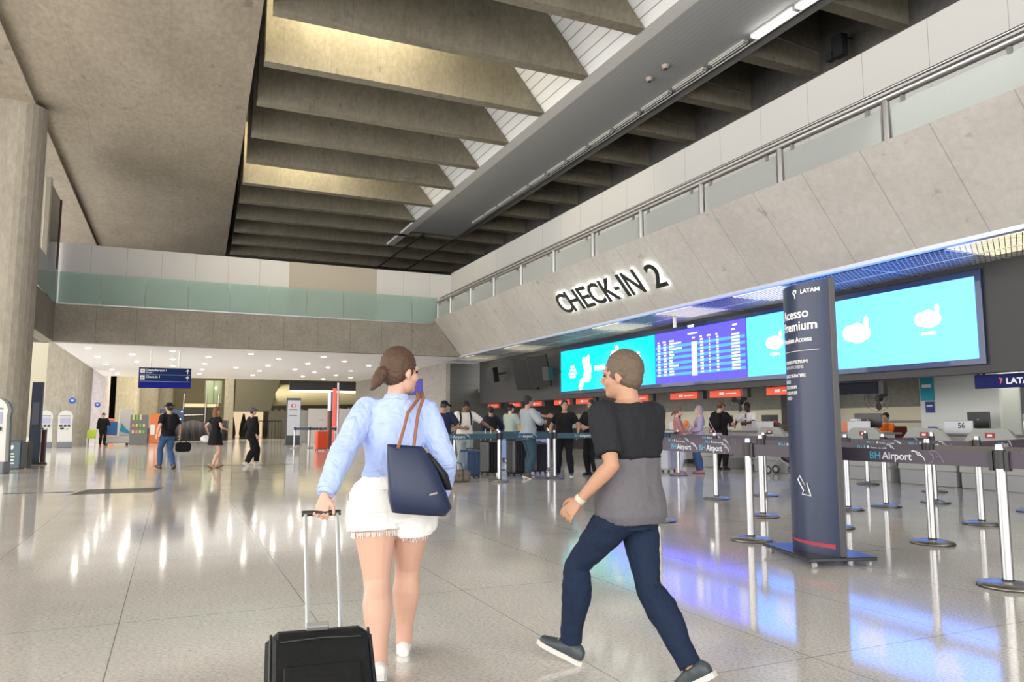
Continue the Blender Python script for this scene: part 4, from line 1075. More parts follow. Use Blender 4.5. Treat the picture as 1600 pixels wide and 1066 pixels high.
suitcase('suitcase', 'bright blue ribbed suitcase standing on the white machine cart', (-3.05, 45.8, .5), 0, .62, .78, .22, plastic('case_bright_blue', (.01, .14, .42)), 0)
t = thing('chair', 'lime green plastic chair at the foot of the second pillar', 'chair', (-3.75, 43.5, 0), 0)
MB().bbox((-.2, -.2, .42), (.2, .2, .46), .015).build('seat', mat('lime', (.42, .55, .04), .5), t)
MB().bbox((-.2, .16, .46), (.2, .2, .85), .015).build('backrest', mat('lime', (.42, .55, .04), .5), t)
for x in (-.17, .17):
    for y in (-.17, .17): MB().cyl((x, y), .015, 0, .42, 8).build('leg', M_ALU, t)
o = MB().bbox((-3.9, 50.6, 0), (-3.2, 50.75, 1.45), .02).build('orange_kiosk_stand', mat('orange_board', (.7, .2, .06), .5)); tag(o, 'orange board at the foot of the violet-grey pillar', 'board')
o.name = 'advert_board'
t = thing('advert_column', 'orange and white advert stand glowing behind the snack rack', 'stand', (-1.0, 50.0, 0))
MB().bbox((-.3, -.15, 0), (.5, .15, 1.75), .02).build('body', mat('orange_board', (.7, .2, .06), .5), t)
MB().box((-.25, -.158, .5), (.0, -.152, 1.1)).build('poster_print', M_PAPER, t)
MB().box((.1, -.158, .4), (.42, -.152, .9)).build('lit_panel', emis('orange_glow', (1, .35, .15), 1.4), t)
MB().bbox((-.42, -.2, 0), (-.32, .1, .9), .01).build('side_box', mat('leaflet_maroon', (.05, .012, .015), .4), t)
# the hall beyond the soffit
M_OLIVE = mat('olive_wall', (.36, .32, .22), .8)
for i, x in enumerate((-2.55, -1.35, -.35)): column('column_far', x - .9 - .35, x + .28, 60 + i * 3.0, 61 + i * 3.0, 6.5)
struct('wall_mall_back', MB().box((-3.9, 72, 0), (5.1, 72.3, 6.5)), M_OLIVE)
struct('column_mall', MB().bbox((3.3, 58.5, 0), (3.95, 59.3, 6.5), .03), concrete('mall_column', (.22, .20, .17), (.17, .155, .13)))
struct('wall_mall_wedge', MB().prism([(4.0, 58, 2.05), (6.45, 58, 2.05), (7.1, 58, 4.4), (4.0, 58, 4.4)], (0, 3, 0)), mat('wedge_dark', (.055, .05, .035), .8))
t = thing('escalator', 'dark escalator pit with steel edges beyond the walking woman', 'escalator', (1.9, 60, 0))
MB().box((-1.3, 0, .4), (.95, .2, 2.35)).build('opening', mat('pit_black', (.01, .01, .008), .8), t)
MB().box((-1.3, -.02, 2.35), (.95, .1, 2.6)).build('header', mat('header_beige', (.4, .36, .25), .6), t)
for x in (-1.35, .15, 1.0): MB().tube([(x, -.1, 0), (x + .08, -.1, 3.3)], .06, 8).build('guide_rail', M_ALU, t)
MB().tube([(-1.2, -.1, 1.75), (.1, -.1, 1.8)], .03, 6).build('step_edge', M_ALU, t)
MB().box((-1.15, -.12, .95), (.2, -.06, 1.25)).build('barrier_panel', mat('barrier', (.3, .28, .25), .6), t)
t = thing('glass_cabin', 'greenish glass cabin with a small lamp above the escalator', 'cabin', (2.3, 62, 2.7))
MB().box((-.2, 0, 0), (1.0, .9, 1.7)).build('panel', mat('cabin_green', (.22, .28, .17), .3), t)
for x in (-.2, .4, 1.0): MB().box((x - .03, -.05, -2.7), (x + .03, 0, 1.7)).build('frame', mat('cabin_frame', (.1, .1, .06), .5), t)
MB().ball((.55, -.1, 1.15), .08, 10).build('lamp_globe', emis('cabin_lamp', (1, 1, .85), 8), t)
t = thing('curtain', 'black draped curtain screening the works area', 'curtain', (1.2, 55, 0))
cv = []; N_ = 60
for k in range(N_ + 1):
    x = -1.6 + 3.8 * k / N_; cv.append((x, .06 * math.sin(k * .9) + .04 * math.sin(k * 2.3), 0))
vs = [(*c[:2], 0) for c in cv] + [(c[0], c[1] * 1.3, 1.28 + .09 * math.cos(c[0] * 3.3)) for c in cv]
fs = [(k, k + 1, N_ + 2 + k, N_ + 1 + k) for k in range(N_)]
m_ = MB().add(vs, fs, True).build('cloth', mat('curtain_black', (.010, .010, .016), .7), t)
so = m_.modifiers.new('thick', 'SOLIDIFY'); so.thickness = .01
for x in (-1.6, .3, 2.2): MB().cyl((x, .12), .02, 0, 1.4, 8).build('post', M_BLACK, t)
t = thing('car_display', 'dark blue display screen with white lights behind the man in the cap', 'display', (-.15, 58, 1.2))
MB().bbox((-.75, -.05, 0), (.8, .1, .95), .02).build('casing', mat('disp_navy', (.01, .025, .06), .3), t)
for x in (-.5, .5): MB().cyl((x, 0), .03, -1.2, .02, 8).build('leg', M_BLACK, t)
for x, z in ((-.6, .6), (-.2, .3), (.55, .25), (.65, .8), (.1, .15)): MB().ball((x, -.08, z), .05, 8).build('lamp_bulb', emis('tiny_lamp', (.8, .9, 1), 4), t)
struct('wall_mall_shop', MB().box((4.2, 70, 0), (7.2, 70.2, 2.4)), emis('shop_glow', (.95, .72, .45), .9))
t = thing('shop_display', 'dark rack silhouettes before the lit shop front', 'display', (5.0, 69, 0))
for x, w_, h_ in ((-.35, .5, 1.6), (.5, .7, 1.9), (1.6, .5, 1.7)): MB().lathe((x, 0, 0), [(w_ * .4, 0), (w_ * .5, .3), (w_ * .35, h_ * .6), (w_ * .12, h_), (.05, h_ + .1)], 12).build('mannequin', mat('rack_dark', (.03, .025, .02), .7), t)
t = thing('railing', 'dark metal railing before the cream wall', 'railing', (6.9, 62, 0))
MB().tube([(-.8, 0, 1.35), (.9, 0, 1.35)], .03, 6).build('top_rail', M_DGREY, t)
for k in range(8): MB().cyl((-.8 + k * .24, 0), .02, 0, 1.35, 6).build('baluster', M_DGREY, t)
# cream curved ramp wall and the flying curved balcony above it
cr_ = []
for k in range(17):
    a = k / 16; cr_.append((7.0 + 7.5 * a, 64 - 22 * a * a * .6))
mb = MB()
for (xa, ya), (xb, yb) in zip(cr_[:-1], cr_[1:]):
    mb.add([(xa, ya, 0), (xb, yb, 0), (xb, yb, 2.1), (xa, ya, 2.35)], [(0, 1, 2, 3)]).add([(xa, ya + .3, 0), (xb, yb + .3, 0), (xb, yb + .3, 2.1), (xa, ya + .3, 2.35)], [(3, 2, 1, 0)]).add([(xa, ya, 2.35), (xb, yb, 2.1), (xb, yb + .3, 2.1), (xa, ya + .3, 2.35)], [(0, 1, 2, 3)])
struct('wall_mall_curved', mb, mat('cream_wall', (.52, .50, .42), .6))
secs = []
for k in range(15):
    a = k / 14; x = 6.6 + 9.5 * a; y = 60 - 6 * a; zc = 3.35 - .35 * a
    secs.append(((x, y, zc), (0, 1.9, 0), (0, 0, .85 * (1 - .55 * a))))
struct('beam_mall_curved', MB().loft(secs, 20), mat('balcony_olive', (.42, .38, .25), .6))
t = thing('strip_light', 'long warm strip light under the curved olive balcony', 'lamp', (9.3, 52.5, 3.28))
MB().box((-2.2, 0, 0), (2.2, .25, .12)).build('diffuser', emis('strip_warm', (1, .85, .5), 3), t)
MB().box((-2.25, .02, .12), (2.25, .23, .72)).build('housing', M_DGREY, t)
t = thing('booth_wall', 'pale portable booth wall behind the far belt posts', 'partition', (8.6, 46, 0))
MB().bbox((-1.3, 0, 0), (2.2, .1, 2.05), .01).build('panel', mat('booth_pale', (.55, .52, .50), .6), t)
MB().bbox((-2.0, .3, 0), (-1.0, .4, 1.95), .01).build('side_panel', mat('booth_grey', (.30, .30, .27), .6), t)
t = thing('sign_totem', 'white information totem with red emblem on a dark wheeled base', 'sign', (5.73, 41, 0))
MB().bbox((-.36, -.08, .08), (.36, .08, 2.5), .01).build('body', mat('totem_charcoal', (.05, .06, .065), .4), t)
MB().box((-.31, -.09, .55), (.34, -.0805, 2.38)).build('face_panel', mat('face_white', (.52, .55, .60), .4), t)
MB().bbox((-.42, -.3, .05), (.42, .3, .08), .005).build('base_plate', M_BLACK, t)
for x in (-.36, 0, .36): MB().ball((x, -.24, .027), .027, 8).build('caster', M_ALU, t)
MB().bbox((-.13, -.094, 2.02), (.09, -.0905, 2.17), .001).build('emblem', mat('emblem_red', (.6, .05, .04), .5), t)
MB().box((-.06, -.097, 2.06), (.06, -.0945, 2.13)).build('emblem_mark', M_TXTW, t)
MB().box((-.24, -.094, 1.88), (.18, -.0905, 1.92)).build('print_text', mat('print_grey', (.15, .16, .2), .5), t)
MB().box((-.22, -.094, 1.56), (.18, -.0905, 1.60)).build('print_text', mat('print_grey', (.15, .16, .2), .5), t)
t = thing('pole', 'tall pole with brushed top and dark wooden lower half', 'pole', (6.42, 34.5, 0))
MB().cyl((0, 0), .11, .02, 1.75, 14).build('lower_shaft', mat('pole_wood', (.14, .06, .04), .4), t)
MB().cyl((0, 0), .11, 1.75, 2.6, 14).build('upper_shaft', mat('pole_bright', (.55, .5, .55), .2, .9), t)
MB().cyl((0, 0), .14, 0, .02, 14).build('foot_plate', M_ALU, t)
t = thing('pole', 'tall red and silver pole behind the walking woman', 'pole', (7.75, 40, 0))
MB().bbox((-.18, -.06, 0), (.02, .06, 3.0), .02).build('red_panel', mat('pole_red', (.75, .12, .10), .4, emit=(.8, .15, .12), es=.3), t)
MB().cyl((.1, 0), .06, 0, 3.3, 12).build('shaft', mat('pole_bright', (.55, .5, .55), .2, .9), t)
for k, (x, y) in enumerate(((5.25, 37.0), (5.85, 36.5), (6.5, 33.6), (7.0, 36.0), (6.2, 38.5))):
    dup(ST, (x, y, 0), 0, 'steel stanchion of the far group, ' + ['by the white totem', 'before the red suitcase', 'beside the wooden pole', 'nearest the blue sleeve', 'behind the red suitcase'][k], 'steel belt stanchions of the far group')
M_BN = mat('belt_navy', (.02, .03, .07), .6)
belt((5.25, 37.0), (5.85, 36.5), 'navy belt between the far posts by the white totem', M_BN, 0, faint=False)
belt((5.85, 36.5), (7.0, 36.0), 'navy belt between the far posts behind the red suitcase', M_BN, 0, faint=False)
t = thing('flight_display', 'purple flight display on the corridor wall beside the woman face', 'display', (9.85, 33.0, 2.45))
MB().bbox((-.42, -.06, 0), (.42, .04, .75), .01).build('casing', M_BLACK, t)
MB().box((-.40, -.066, .02), (.40, -.0605, .73)).build('screen', emis('purple_screen', (.13, .10, .45), 1.0), t)
MB().box((-.3, -.07, .6), (.05, -.0665, .64)).build('screen_text', M_TXTW, t)
MB().box((-.02, -.02, .75), (.02, .02, 1.545)).build('hanger', M_BLACK, t)
# ------------------------------------------------------------------ people
def skin(name, c): 
    m = mat(name, c, .5, spec=.35)
    b = m.node_tree.nodes['Principled BSDF']; b.inputs['Subsurface Weight'].default_value = .08; b.inputs['Subsurface Radius'].default_value = (.02, .008, .004)
    return m
SK = {'fair': skin('skin_fair', (.62, .38, .29)), 'tan': skin('skin_tan', (.46, .26, .17)), 'brown': skin('skin_brown', (.22, .11, .065)), 'dark': skin('skin_dark', (.09, .045, .03))}
M_EYE = mat('eye_dark', (.02, .015, .012), .2); M_LIP = mat('lip_rose', (.40, .19, .15), .5)
TO_APPLY = []
def soft(o, voxel, smooth=4):
    r = o.modifiers.new('r', 'REMESH'); r.mode = 'VOXEL'; r.voxel_size = voxel; r.use_smooth_shade = True
    if smooth:
        q = o.modifiers.new('s', 'SMOOTH'); q.factor = .5; q.iterations = smooth
    TO_APPLY.append(o); return o
def displace(o, strength, size, seed=0):
    tx = bpy.data.textures.new('clouds', 'CLOUDS'); tx.noise_scale = size; tx.noise_depth = 2
    d = o.modifiers.new('d', 'DISPLACE'); d.texture = tx; d.strength = strength; d.texture_coords = 'LOCAL'; d.mid_level = .5
def ik(a, t, l1, l2, pole):
    a, t, pole = V(a), V(t), V(pole); d = t - a; L = min(d.length, (l1 + l2) * .998); d.normalize()
    x = (l1 * l1 - l2 * l2 + L * L) / (2 * L); h = math.sqrt(max(0, l1 * l1 - x * x))
    p = pole - d * pole.dot(d); p.normalize()
    return a + d * x + p * h, a + d * L
def lerp(a, b, t): return a + (b - a) * t

class Fig:
    def __init__(s, H=1.75, fem=False, pose=None, build=1.0):
        s.k = k = H / 1.75; s.fem = fem; s.b = build; p = dict(pel=.94, footL=(-.10, 0), footR=(.10, 0), lean=0, side=0, twist=0, hyaw=0, hpitch=0, armL=None, armR=None, curl=.35, arm=1.0, headk=1.0, legk=1.0, hipw=1.0, neck=0.0, boxy=0.0, kneeL=(0, 1, 0), kneeR=(0, 1, 0))
        p.update(pose or {}); s.p = p
        s.pel = V((p.get('px', 0), p.get('py', 0), p['pel'])) 
        s.Rp = Matrix.Rotation(p.get('pyaw', 0), 3, 'Z')
        s.Rt = Matrix.Rotation(p['twist'], 3, 'Z') @ Matrix.Rotation(-p['lean'], 3, 'X') @ Matrix.Rotation(p['side'], 3, 'Y')
        hw = (.088 if not fem else .092) * p['hipw']
        s.hip = {}; s.knee = {}; s.ank = {}; s.toe = {}
        for sd, sg in (('L', -1), ('R', 1)):
            f = p['foot' + sd]; fx, fy = f[0], f[1]; lift = f[2] if len(f) > 2 else 0; pitch = f[3] if len(f) > 3 else 0; fyaw = f[4] if len(f) > 4 else -sg * .12
            s.hip[sd] = s.pel + s.Rp @ V((sg * hw, 0, -.03))
            D = Matrix.Rotation(fyaw, 3, 'Z') @ V((0, math.cos(pitch), math.sin(pitch)))
            N_ = V((0, 0, 1)) * math.cos(pitch) - (Matrix.Rotation(fyaw, 3, 'Z') @ V((0, 1, 0))) * math.sin(pitch)
            heel = V((fx, fy - .05, lift))
            ank = heel + D * .05 + N_ * .075
            s.knee[sd], s.ank[sd] = ik(s.hip[sd], ank, .43, .425, p['knee' + sd])
            s.toe[sd] = (heel, D, N_, Matrix.Rotation(fyaw, 3, 'Z') @ V((1, 0, 0)))
        s.T = lambda x, y, z: s.pel + s.Rt @ V((x, y, z))
        sw = .178 if not fem else .158
        s.sh = {}; s.el = {}; s.wr = {}; s.hd = {}
        for sd, sg in (('L', -1), ('R', 1)):
            s.sh[sd] = s.T(sg * sw * .97 * (1 + (build - 1) * .5), -.01, .457)
            a = p['arm' + sd]
            if a is None: a = (s.sh[sd] + V((sg * .10, .06, -.53)), (sg * .3, -1, 0))
            s.el[sd], s.wr[sd] = ik(s.sh[sd], a[0], .285 * p['arm'], .25 * p['arm'], a[1])
            s.hd[sd] = V(a[2]).normalized() if len(a) > 2 and a[2] is not None else (s.wr[sd] - s.el[sd]).normalized()
            pn = V(a[3]) if len(a) > 3 and a[3] is not None else s.Rt @ V((-sg, .15, 0))
            pn = pn - s.hd[sd] * pn.dot(s.hd[sd]); s.__dict__['pn' + sd] = pn.normalized()
        s.Rh = s.Rt @ Matrix.Rotation(p['hyaw'], 3, 'Z') @ Matrix.Rotation(-p['hpitch'], 3, 'X')
        s.nb = s.T(0, -.015, .53 - p['neck']); s.hk = p['headk']; s.hc = s.nb + s.Rh @ V((0, .025, .155 * s.hk))
        if fem: s.tor = [(-.13, .125, .095, 0), (-.08, .160, .118, -.012), (0, .168, .122, -.012), (.08, .140, .100, 0), (.15, .118, .086, .004), (.23, .128, .092, .004), (.32, .145, .108, .012), (.40, .148, .098, .0), (.46, .135, .075, -.01), (.505, .085, .06, -.015), (.53, .052, .052, -.015)]
        else: s.tor = [(-.13, .120, .095, 0), (-.07, .152, .112, -.005), (0, .155, .112, -.003), (.08, .147, .105, .004), (.15, .146, .103, .004), (.24, .158, .110, .004), (.33, .172, .118, .008), (.41, .176, .108, .0), (.465, .158, .083, -.01), (.505, .10, .066, -.015), (.53, .06, .058, -.015)]
        s.tor = [(z, rx * build, ry * (build if z > -.1 else 1), oy) for z, rx, ry, oy in s.tor]
    def torso(s, mb, z0, z1, e=0.0, n=28, ef=None, power=2.3, bx=0.0):
        secs = []; zs = [t[0] for t in s.tor]
        def at(z):
            for a, b_ in zip(s.tor[:-1], s.tor[1:]):
                if a[0] <= z <= b_[0]:
                    f = (z - a[0]) / (b_[0] - a[0]); return [lerp(a[i], b_[i], f) for i in range(4)]
            return s.tor[0] if z < zs[0] else s.tor[-1]
        pts = sorted(set([z0, z1] + [z for z in zs if z0 < z < z1]))
        for z in pts:
            _, rx, ry, oy = at(z); rx = max(rx, bx) if z < .42 else rx; ry = max(ry, bx * .66) if z < .42 else ry; ee = e if ef is None else ef(z)
            if z < 0:  # blends towards the pelvis rotation
                secs.append((s.T(0, oy, z), s.Rt @ V((rx + ee, 0, 0)), s.Rt @ V((0, ry + ee, 0))))
            else: secs.append((s.T(0, oy, z), s.Rt @ V((rx + ee, 0, 0)), s.Rt @ V((0, ry + ee, 0))))
        mb.loft(secs, n, power)
    def limb(s, mb, chain, n=16): mb.tube([c[0] for c in chain], [c[1] for c in chain], n)
    def leg(s, mb, sd, f1=2.0, e=0.0, ef=None, f0=0.0):
        g = (1.07 if s.fem else 1.0) * (1 + (s.b - 1) * .6) * s.p['legk']
        H, K, A = s.hip[sd], s.knee[sd], s.ank[sd]
        bk = (K - H).cross(V((1, 0, 0))) if False else V((0, -1, 0))
        prof = [(0, .088), (.15, .090), (.4, .080), (.7, .064), (.92, .052), (1.0, .051), (1.1, .049), (1.28, .056), (1.45, .051), (1.7, .037), (1.9, .032), (2.0, .034)]
        ch = []
        sh_ = (A - K).normalized(); cb = V((0, -1, 0)); cb = (cb - sh_ * cb.dot(sh_)).normalized()
        def P(f):
            p = lerp(H, K, f) if f <= 1 else lerp(K, A, f - 1)
            if 1.05 < f < 1.7: p = p + cb * .012 * math.sin((f - 1.05) / .65 * PI)
            return p
        fs = [f for f, _ in prof if f0 < f < f1] + [f1]
        if f0 not in fs: fs = [f0] + fs
        for f in sorted(set(fs)):
            r = np.interp(f, [a for a, _ in prof], [b_ for _, b_ in prof]) * g
            ch.append((P(f), r + (e if ef is None else ef(f))))
        s.limb(mb, ch)
        if f0 == 0: mb.ball(H, ch[0][1] * .98, 14)
    def arm(s, mb, sd, f1=2.0, e=0.0, ef=None):
        g = (.86 if s.fem else 1.0) * (1 + (s.b - 1) * .7)
        S_, E_, W_ = s.sh[sd], s.el[sd], s.wr[sd]
        prof = [(0, .056), (.2, .053), (.5, .047), (.85, .040), (1.0, .039), (1.2, .041), (1.5, .035), (1.85, .026), (2.0, .0245)]
        fs = [f for f, _ in prof if f < f1] + [f1]; ch = []
        for f in fs:
            r = np.interp(f, [a for a, _ in prof], [b_ for _, b_ in prof]) * g
            ch.append((lerp(S_, E_, f) if f <= 1 else lerp(E_, W_, f - 1), r + (e if ef is None else ef(f))))
        s.limb(mb, ch); mb.ball(S_, ch[0][1] * 1.02, 14)
        if f1 > 1: mb.ball(E_, ch[min(4, len(ch) - 1)][1] * 1.0, 12)
        # shoulder cap into the torso
        mb.tube([S_, s.T(0, -.01, .46)], [ch[0][1] * .98, .06 + e], 14)
    def hand(s, mb, sd, fine=True, curl=None):
        W_, d = s.wr[sd], s.hd[sd]; nrm = s.__dict__['pn' + sd]
        th = d.cross(nrm) if sd == 'R' else nrm.cross(d)
        curl = s.p['curl'] if curl is None else curl; q = .9 if s.fem else 1.0
        mb.loft([(W_ - d * .01, th * .024 * q, nrm * .019 * q), (W_ + d * .025 * q, th * .031 * q, nrm * .017 * q), (W_ + d * .06 * q, th * .040 * q, nrm * .015 * q), (W_ + d * .088 * q, th * .040 * q, nrm * .012 * q)], 16, 2.4)
        lens = [.066, .078, .082, .074]  # little to index, listed from the little finger to the thumb side
        for i, (off, ln) in enumerate(zip((-.034, -.0115, .0115, .034), (.060, .074, .080, .072))):
            p = W_ + d * .082 * q + th * off * q; dirv = (d + th * off * 2.2).normalized(); pts = [p]; rs = [.0098 * q]
            for j, fr in enumerate((.45, .32, .23)):
                ang = curl * (1 + .12 * (3 - i)) * (j + .6 if j == 0 else 1.2)
                ax = dirv.cross(nrm).normalized(); dirv = Matrix.Rotation(ang, 3, ax) @ dirv
                p = p + dirv * ln * fr * q; pts.append(p); rs.append((.0092, .0086, .0074)[j] * q)
            mb.tube(pts, rs, 10); 
            for pp, rr in zip(pts, rs): mb.ball(pp, rr, 8)
        p = W_ + d * .022 * q + th * .026 * q; dirv = (d * .62 + th * .66 + nrm * .42).normalized(); pts = [p]; rs = [.0145 * q]
        for j, (ln, ang) in enumerate(((.038, 0), (.032, .3), (.026, .35))):
            ax = dirv.cross(d + nrm * .3).normalized(); dirv = Matrix.Rotation(ang, 3, ax) @ dirv
            p = p + dirv * ln * q; pts.append(p); rs.append((.0125, .011, .009)[j] * q)
        mb.tube(pts, rs, 10)
        for pp, rr in zip(pts, rs): mb.ball(pp, rr, 8)
    def headmesh(s, mb):
        c, R = s.hc, s.Rh; g = (.94 if s.fem else 1.0) * s.hk
        B = lambda p, r, rot=None: mb.ball(c + R @ (V(p) * g), tuple(x * g for x in r), 20, (R if rot is None else R @ rot))
        mb.tube([s.T(0, -.02, .49), s.nb + s.Rh @ V((0, -.005, .03)), c + R @ V((0, -.018, -.06))], [.062 * g * (.85 if s.fem else 1), .054 * g * (.85 if s.fem else 1), .056 * g * (.86 if s.fem else 1)], 16)
        B((0, -.012, .022), (.075, .094, .098)); B((0, .022, -.04), (.060, .066, .078)); B((0, .062, -.085), (.030, .026, .024))
        B((0, .074, .022), (.052, .018, .016)); B((-.036, .050, -.03), (.026, .03, .03)); B((.036, .050, -.03), (.026, .03, .03))
        mb.tube([c + R @ (V((0, .084, .012)) * g), c + R @ (V((0, .102, -.018)) * g), c + R @ (V((0, .108, -.030)) * g)], [.007 * g, .0095 * g, .0115 * g], 10)
        B((-.011, .094, -.034), (.008, .009, .007)); B((.011, .094, -.034), (.008, .009, .007)); B((0, .082, -.060), (.022, .013, .009))
        for sg in (-1, 1): B((sg * .076, -.006, -.012), (.008, .018, .031), Matrix.Rotation(sg * -.25, 3, 'Z')); B((sg * .076, -.004, -.034), (.008, .011, .012))

def person(label, loc, rz, H=1.75, fem=False, pose=None, sk='tan', top=None, bottom=None, shoes=None, hair=('short', (.03, .02, .015)), voxel=.011, build=1.0, extras=None, group=None, fine=False):
    F = Fig(H, fem, pose, build); k = F.k
    t = thing('person', label, 'person', loc, rz, group); t.scale = (k, k, k)
    mb = MB()
    F.torso(mb, -.13, .53)
    for sd in 'LR': F.leg(mb, sd); F.arm(mb, sd); F.hand(mb, sd)
    for sd in 'LR':
        heel, D, N_, X_ = F.toe[sd]
        mb.loft([(heel + D * .0 + N_ * .03, X_ * .025, N_ * .025), (heel + D * .05 + N_ * .045, X_ * .032, N_ * .042), (heel + D * .13 + N_ * .03, X_ * .036, N_ * .028), (heel + D * .20 + N_ * .02, X_ * .036, N_ * .018)], 14)
        mb.tube([F.ank[sd], heel + D * .045 + N_ * .03], [.034, .03], 12)
    F.headmesh(mb)
    body = mb.build('body', SK[sk], t); soft(body, voxel, 3 if fine else 2)
    R, c = F.Rh, F.hc; g = (.94 if fem else 1.0) * F.hk
    ey = MB()
    for sg in (-1, 1): ey.ball(c + R @ (V((sg * .029, .0795, .004)) * g), (.0115, .006, .006), 10, R)
    ey.build('eyes', M_EYE, t)
    MB().ball(c + R @ (V((0, .0925, -.060)) * g), (.019, .005, .006), 12, R).build('mouth', M_LIP, t)
    # ---- hair
    style, hcol = hair[0], hair[1]
    hm = mat('hair_%02d%02d%02d' % tuple(int(x * 99) for x in hcol), hcol, .6, spec=.3) if style != 'cap' else None
    mb = MB(); B = lambda p, r, rot=None: mb.ball(c + R @ (V(p) * g), tuple(x * g for x in r), 20, (R if rot is None else R @ rot))
    if style in ('short', 'long', 'pony', 'buzz', 'bob'):
        e = .004 if style == 'buzz' else .010
        B((0, -.022, .034), (.077 + e, .088 + e, .092 + e)); B((0, -.045, -.01), (.070 + e * .5, .055 + e, .075))
        if style in ('pony', 'long', 'bob'): B((0, -.045, .0), (.080, .062, .085))
        if style == 'long':
            mb.loft([(c + R @ V((0, -.05, .02)), R @ V((.080, 0, 0)), R @ V((0, .06, 0))), (c + R @ V((0, -.075, -.12)), R @ V((.085, 0, 0)), R @ V((0, .045, 0))), (c + V((0, -.115, -.26)), R @ V((.085, 0, 0)), R @ V((0, .035, 0))), (c + V((0, -.125, -.40)), R @ V((.055, 0, 0)), R @ V((0, .022, 0)))], 18)
        if style == 'bob':
            mb.loft([(c + R @ V((0, -.045, .02)), R @ V((.082, 0, 0)), R @ V((0, .065, 0))), (c + R @ V((0, -.055, -.10)), R @ V((.088, 0, 0)), R @ V((0, .055, 0))), (c + R @ V((0, -.06, -.19)), R @ V((.07, 0, 0)), R @ V((0, .04, 0)))], 18)
        if style == 'pony':
            pdir = V(hair[2]) if len(hair) > 2 else V((0, -.6, -.8)); p0 = c + R @ V((0, -.105, .0)); 
            pts = [p0, p0 + pdir * .05 + V((0, 0, .01)), p0 + pdir * .11, p0 + pdir * .17]
            mb.tube(pts, [.026, .036, .033, .012], 12); mb.ball(p0, .028, 12); mb.ball(pts[1], .038, 12); mb.ball(pts[3], .015, 8)
        o = mb.build('hair', hm, t); soft(o, min(voxel, .007), 3); 
        if fine: displace(o, .012, .018)
    elif style in ('cap', 'hat'):
        if style == 'cap':
            B((0, -.01, .045), (.086, .104, .080))
            yaw = hair[2] if len(hair) > 2 else 0
            Rb = R @ Matrix.Rotation(yaw, 3, 'Z')
            mb.loft([(c + Rb @ V((0, .06, .058)), Rb @ V((.070, 0, 0)), Rb @ V((0, .0, .012))), (c + Rb @ V((0, .13, .052)), Rb @ V((.064, 0, 0)), Rb @ V((0, 0, .008))), (c + Rb @ V((0, .165, .044)), Rb @ V((.035, 0, 0)), Rb @ V((0, 0, .006)))], 16)
        else:
            B((0, -.008, .075), (.084, .098, .075))
            mb.loft([(c + R @ V((0, -.008, .048)), R @ V((.15, 0, 0)), R @ V((0, .16, 0))), (c + R @ V((0, -.008, .062)), R @ V((.14, 0, 0)), R @ V((0, .15, 0)))], 28)
        o = mb.build('cap' if style == 'cap' else 'hat', fabric('cap_%02d%02d%02d' % tuple(int(x * 99) for x in hcol), hcol), t); soft(o, min(voxel, .008), 2)
        mb = MB(); B((0, -.045, -.005), (.078, .062, .07)); B((0, -.02, .03), (.079, .085, .06))
        o = mb.build('hair', mat('hair_dark_under', (.03, .022, .018), .6), t); soft(o, min(voxel, .009), 2)
    # ---- top
    if top:
        m, kind, hem = top[0], top[1], top[2]          # kind: sleeve length along the arm 0..2
        ease = top[3] if len(top) > 3 else .012
        mb = MB(); F.torso(mb, hem, .512 if not fine else .515, ef=lambda z: ease + (.012 if z < .1 else 0) * 1.0, bx=F.p['boxy'])
        for sd in 'LR': F.arm(mb, sd, kind, ef=lambda f: ease + (.0 if f < .1 else .008))
        o = mb.build('shirt', m, t); soft(o, voxel, 4 if fine else 3)
        if fine: displace(o, .022, .11); displace(o, .008, .035)
    # ---- bottom
    if bottom:
        m, f1 = bottom[0], bottom[1]
        ease = bottom[2] if len(bottom) > 2 else .010; flare = bottom[3] if len(bottom) > 3 else .0
        mb = MB()
        if len(bottom) > 4 and bottom[4] == 'skirt':
            hz = f1
            mb.loft([(F.T(0, 0, .12), V((.150, 0, 0)), V((0, .11, 0))), (F.pel + V((0, -.01, 0)), V((.185, 0, 0)), V((0, .145, 0))), (F.pel + V((0, .0, hz)), V((.225, 0, 0)), V((0, .19, 0)))], 28, 2.3)
            o = mb.build('skirt', m, t)
        else:
            F.torso(mb, -.145, .10, e=ease + .002)
            for sd in 'LR': F.leg(mb, sd, f1, ef=lambda f: ease + flare * max(0, f - .2) + (.010 if f > 1 else 0))
            o = mb.build('trousers' if f1 > 1.2 else 'shorts', m, t)
        soft(o, voxel, 4 if fine else 2)
        if fine: displace(o, .012, .06)
    # ---- shoes
    if shoes:
        mu, msole = shoes[0], shoes[1]
        for sd in 'LR':
            heel, D, N_, X_ = F.toe[sd]
            sh_ = MB()
            sh_.loft([(heel - D * .035 + N_ * .045, X_ * .026, N_ * .028), (heel - D * .01 + N_ * .052, X_ * .036, N_ * .045), (heel + D * .05 + N_ * .055, X_ * .040, N_ * .048), (heel + D * .11 + N_ * .045, X_ * .043, N_ * .034), (heel + D * .17 + N_ * .035, X_ * .043, N_ * .024), (heel + D * .215 + N_ * .032, X_ * .030, N_ * .016)], 18)
            sh_.tube([F.ank[sd] - N_ * .0, heel + D * .045 + N_ * .05], [.043, .042], 14)
            o = sh_.build('shoe', mu, t); soft(o, min(voxel, .009), 2)
            so_ = MB(); n_ = 14; lo = []
            for (dd, w_) in ((-.045, .022), (-.02, .036), (.05, .036), (.10, .043), (.16, .046), (.20, .040), (.228, .022)): lo.append((dd, w_))
            pl_ = [heel + D * a + X_ * w_ for a, w_ in lo] + [heel + D * a - X_ * w_ for a, w_ in lo[::-1]]
            so_.prism(pl_, N_ * .026); so_.build('sole', msole, o)
    if extras: extras(F, t)
    return t, F
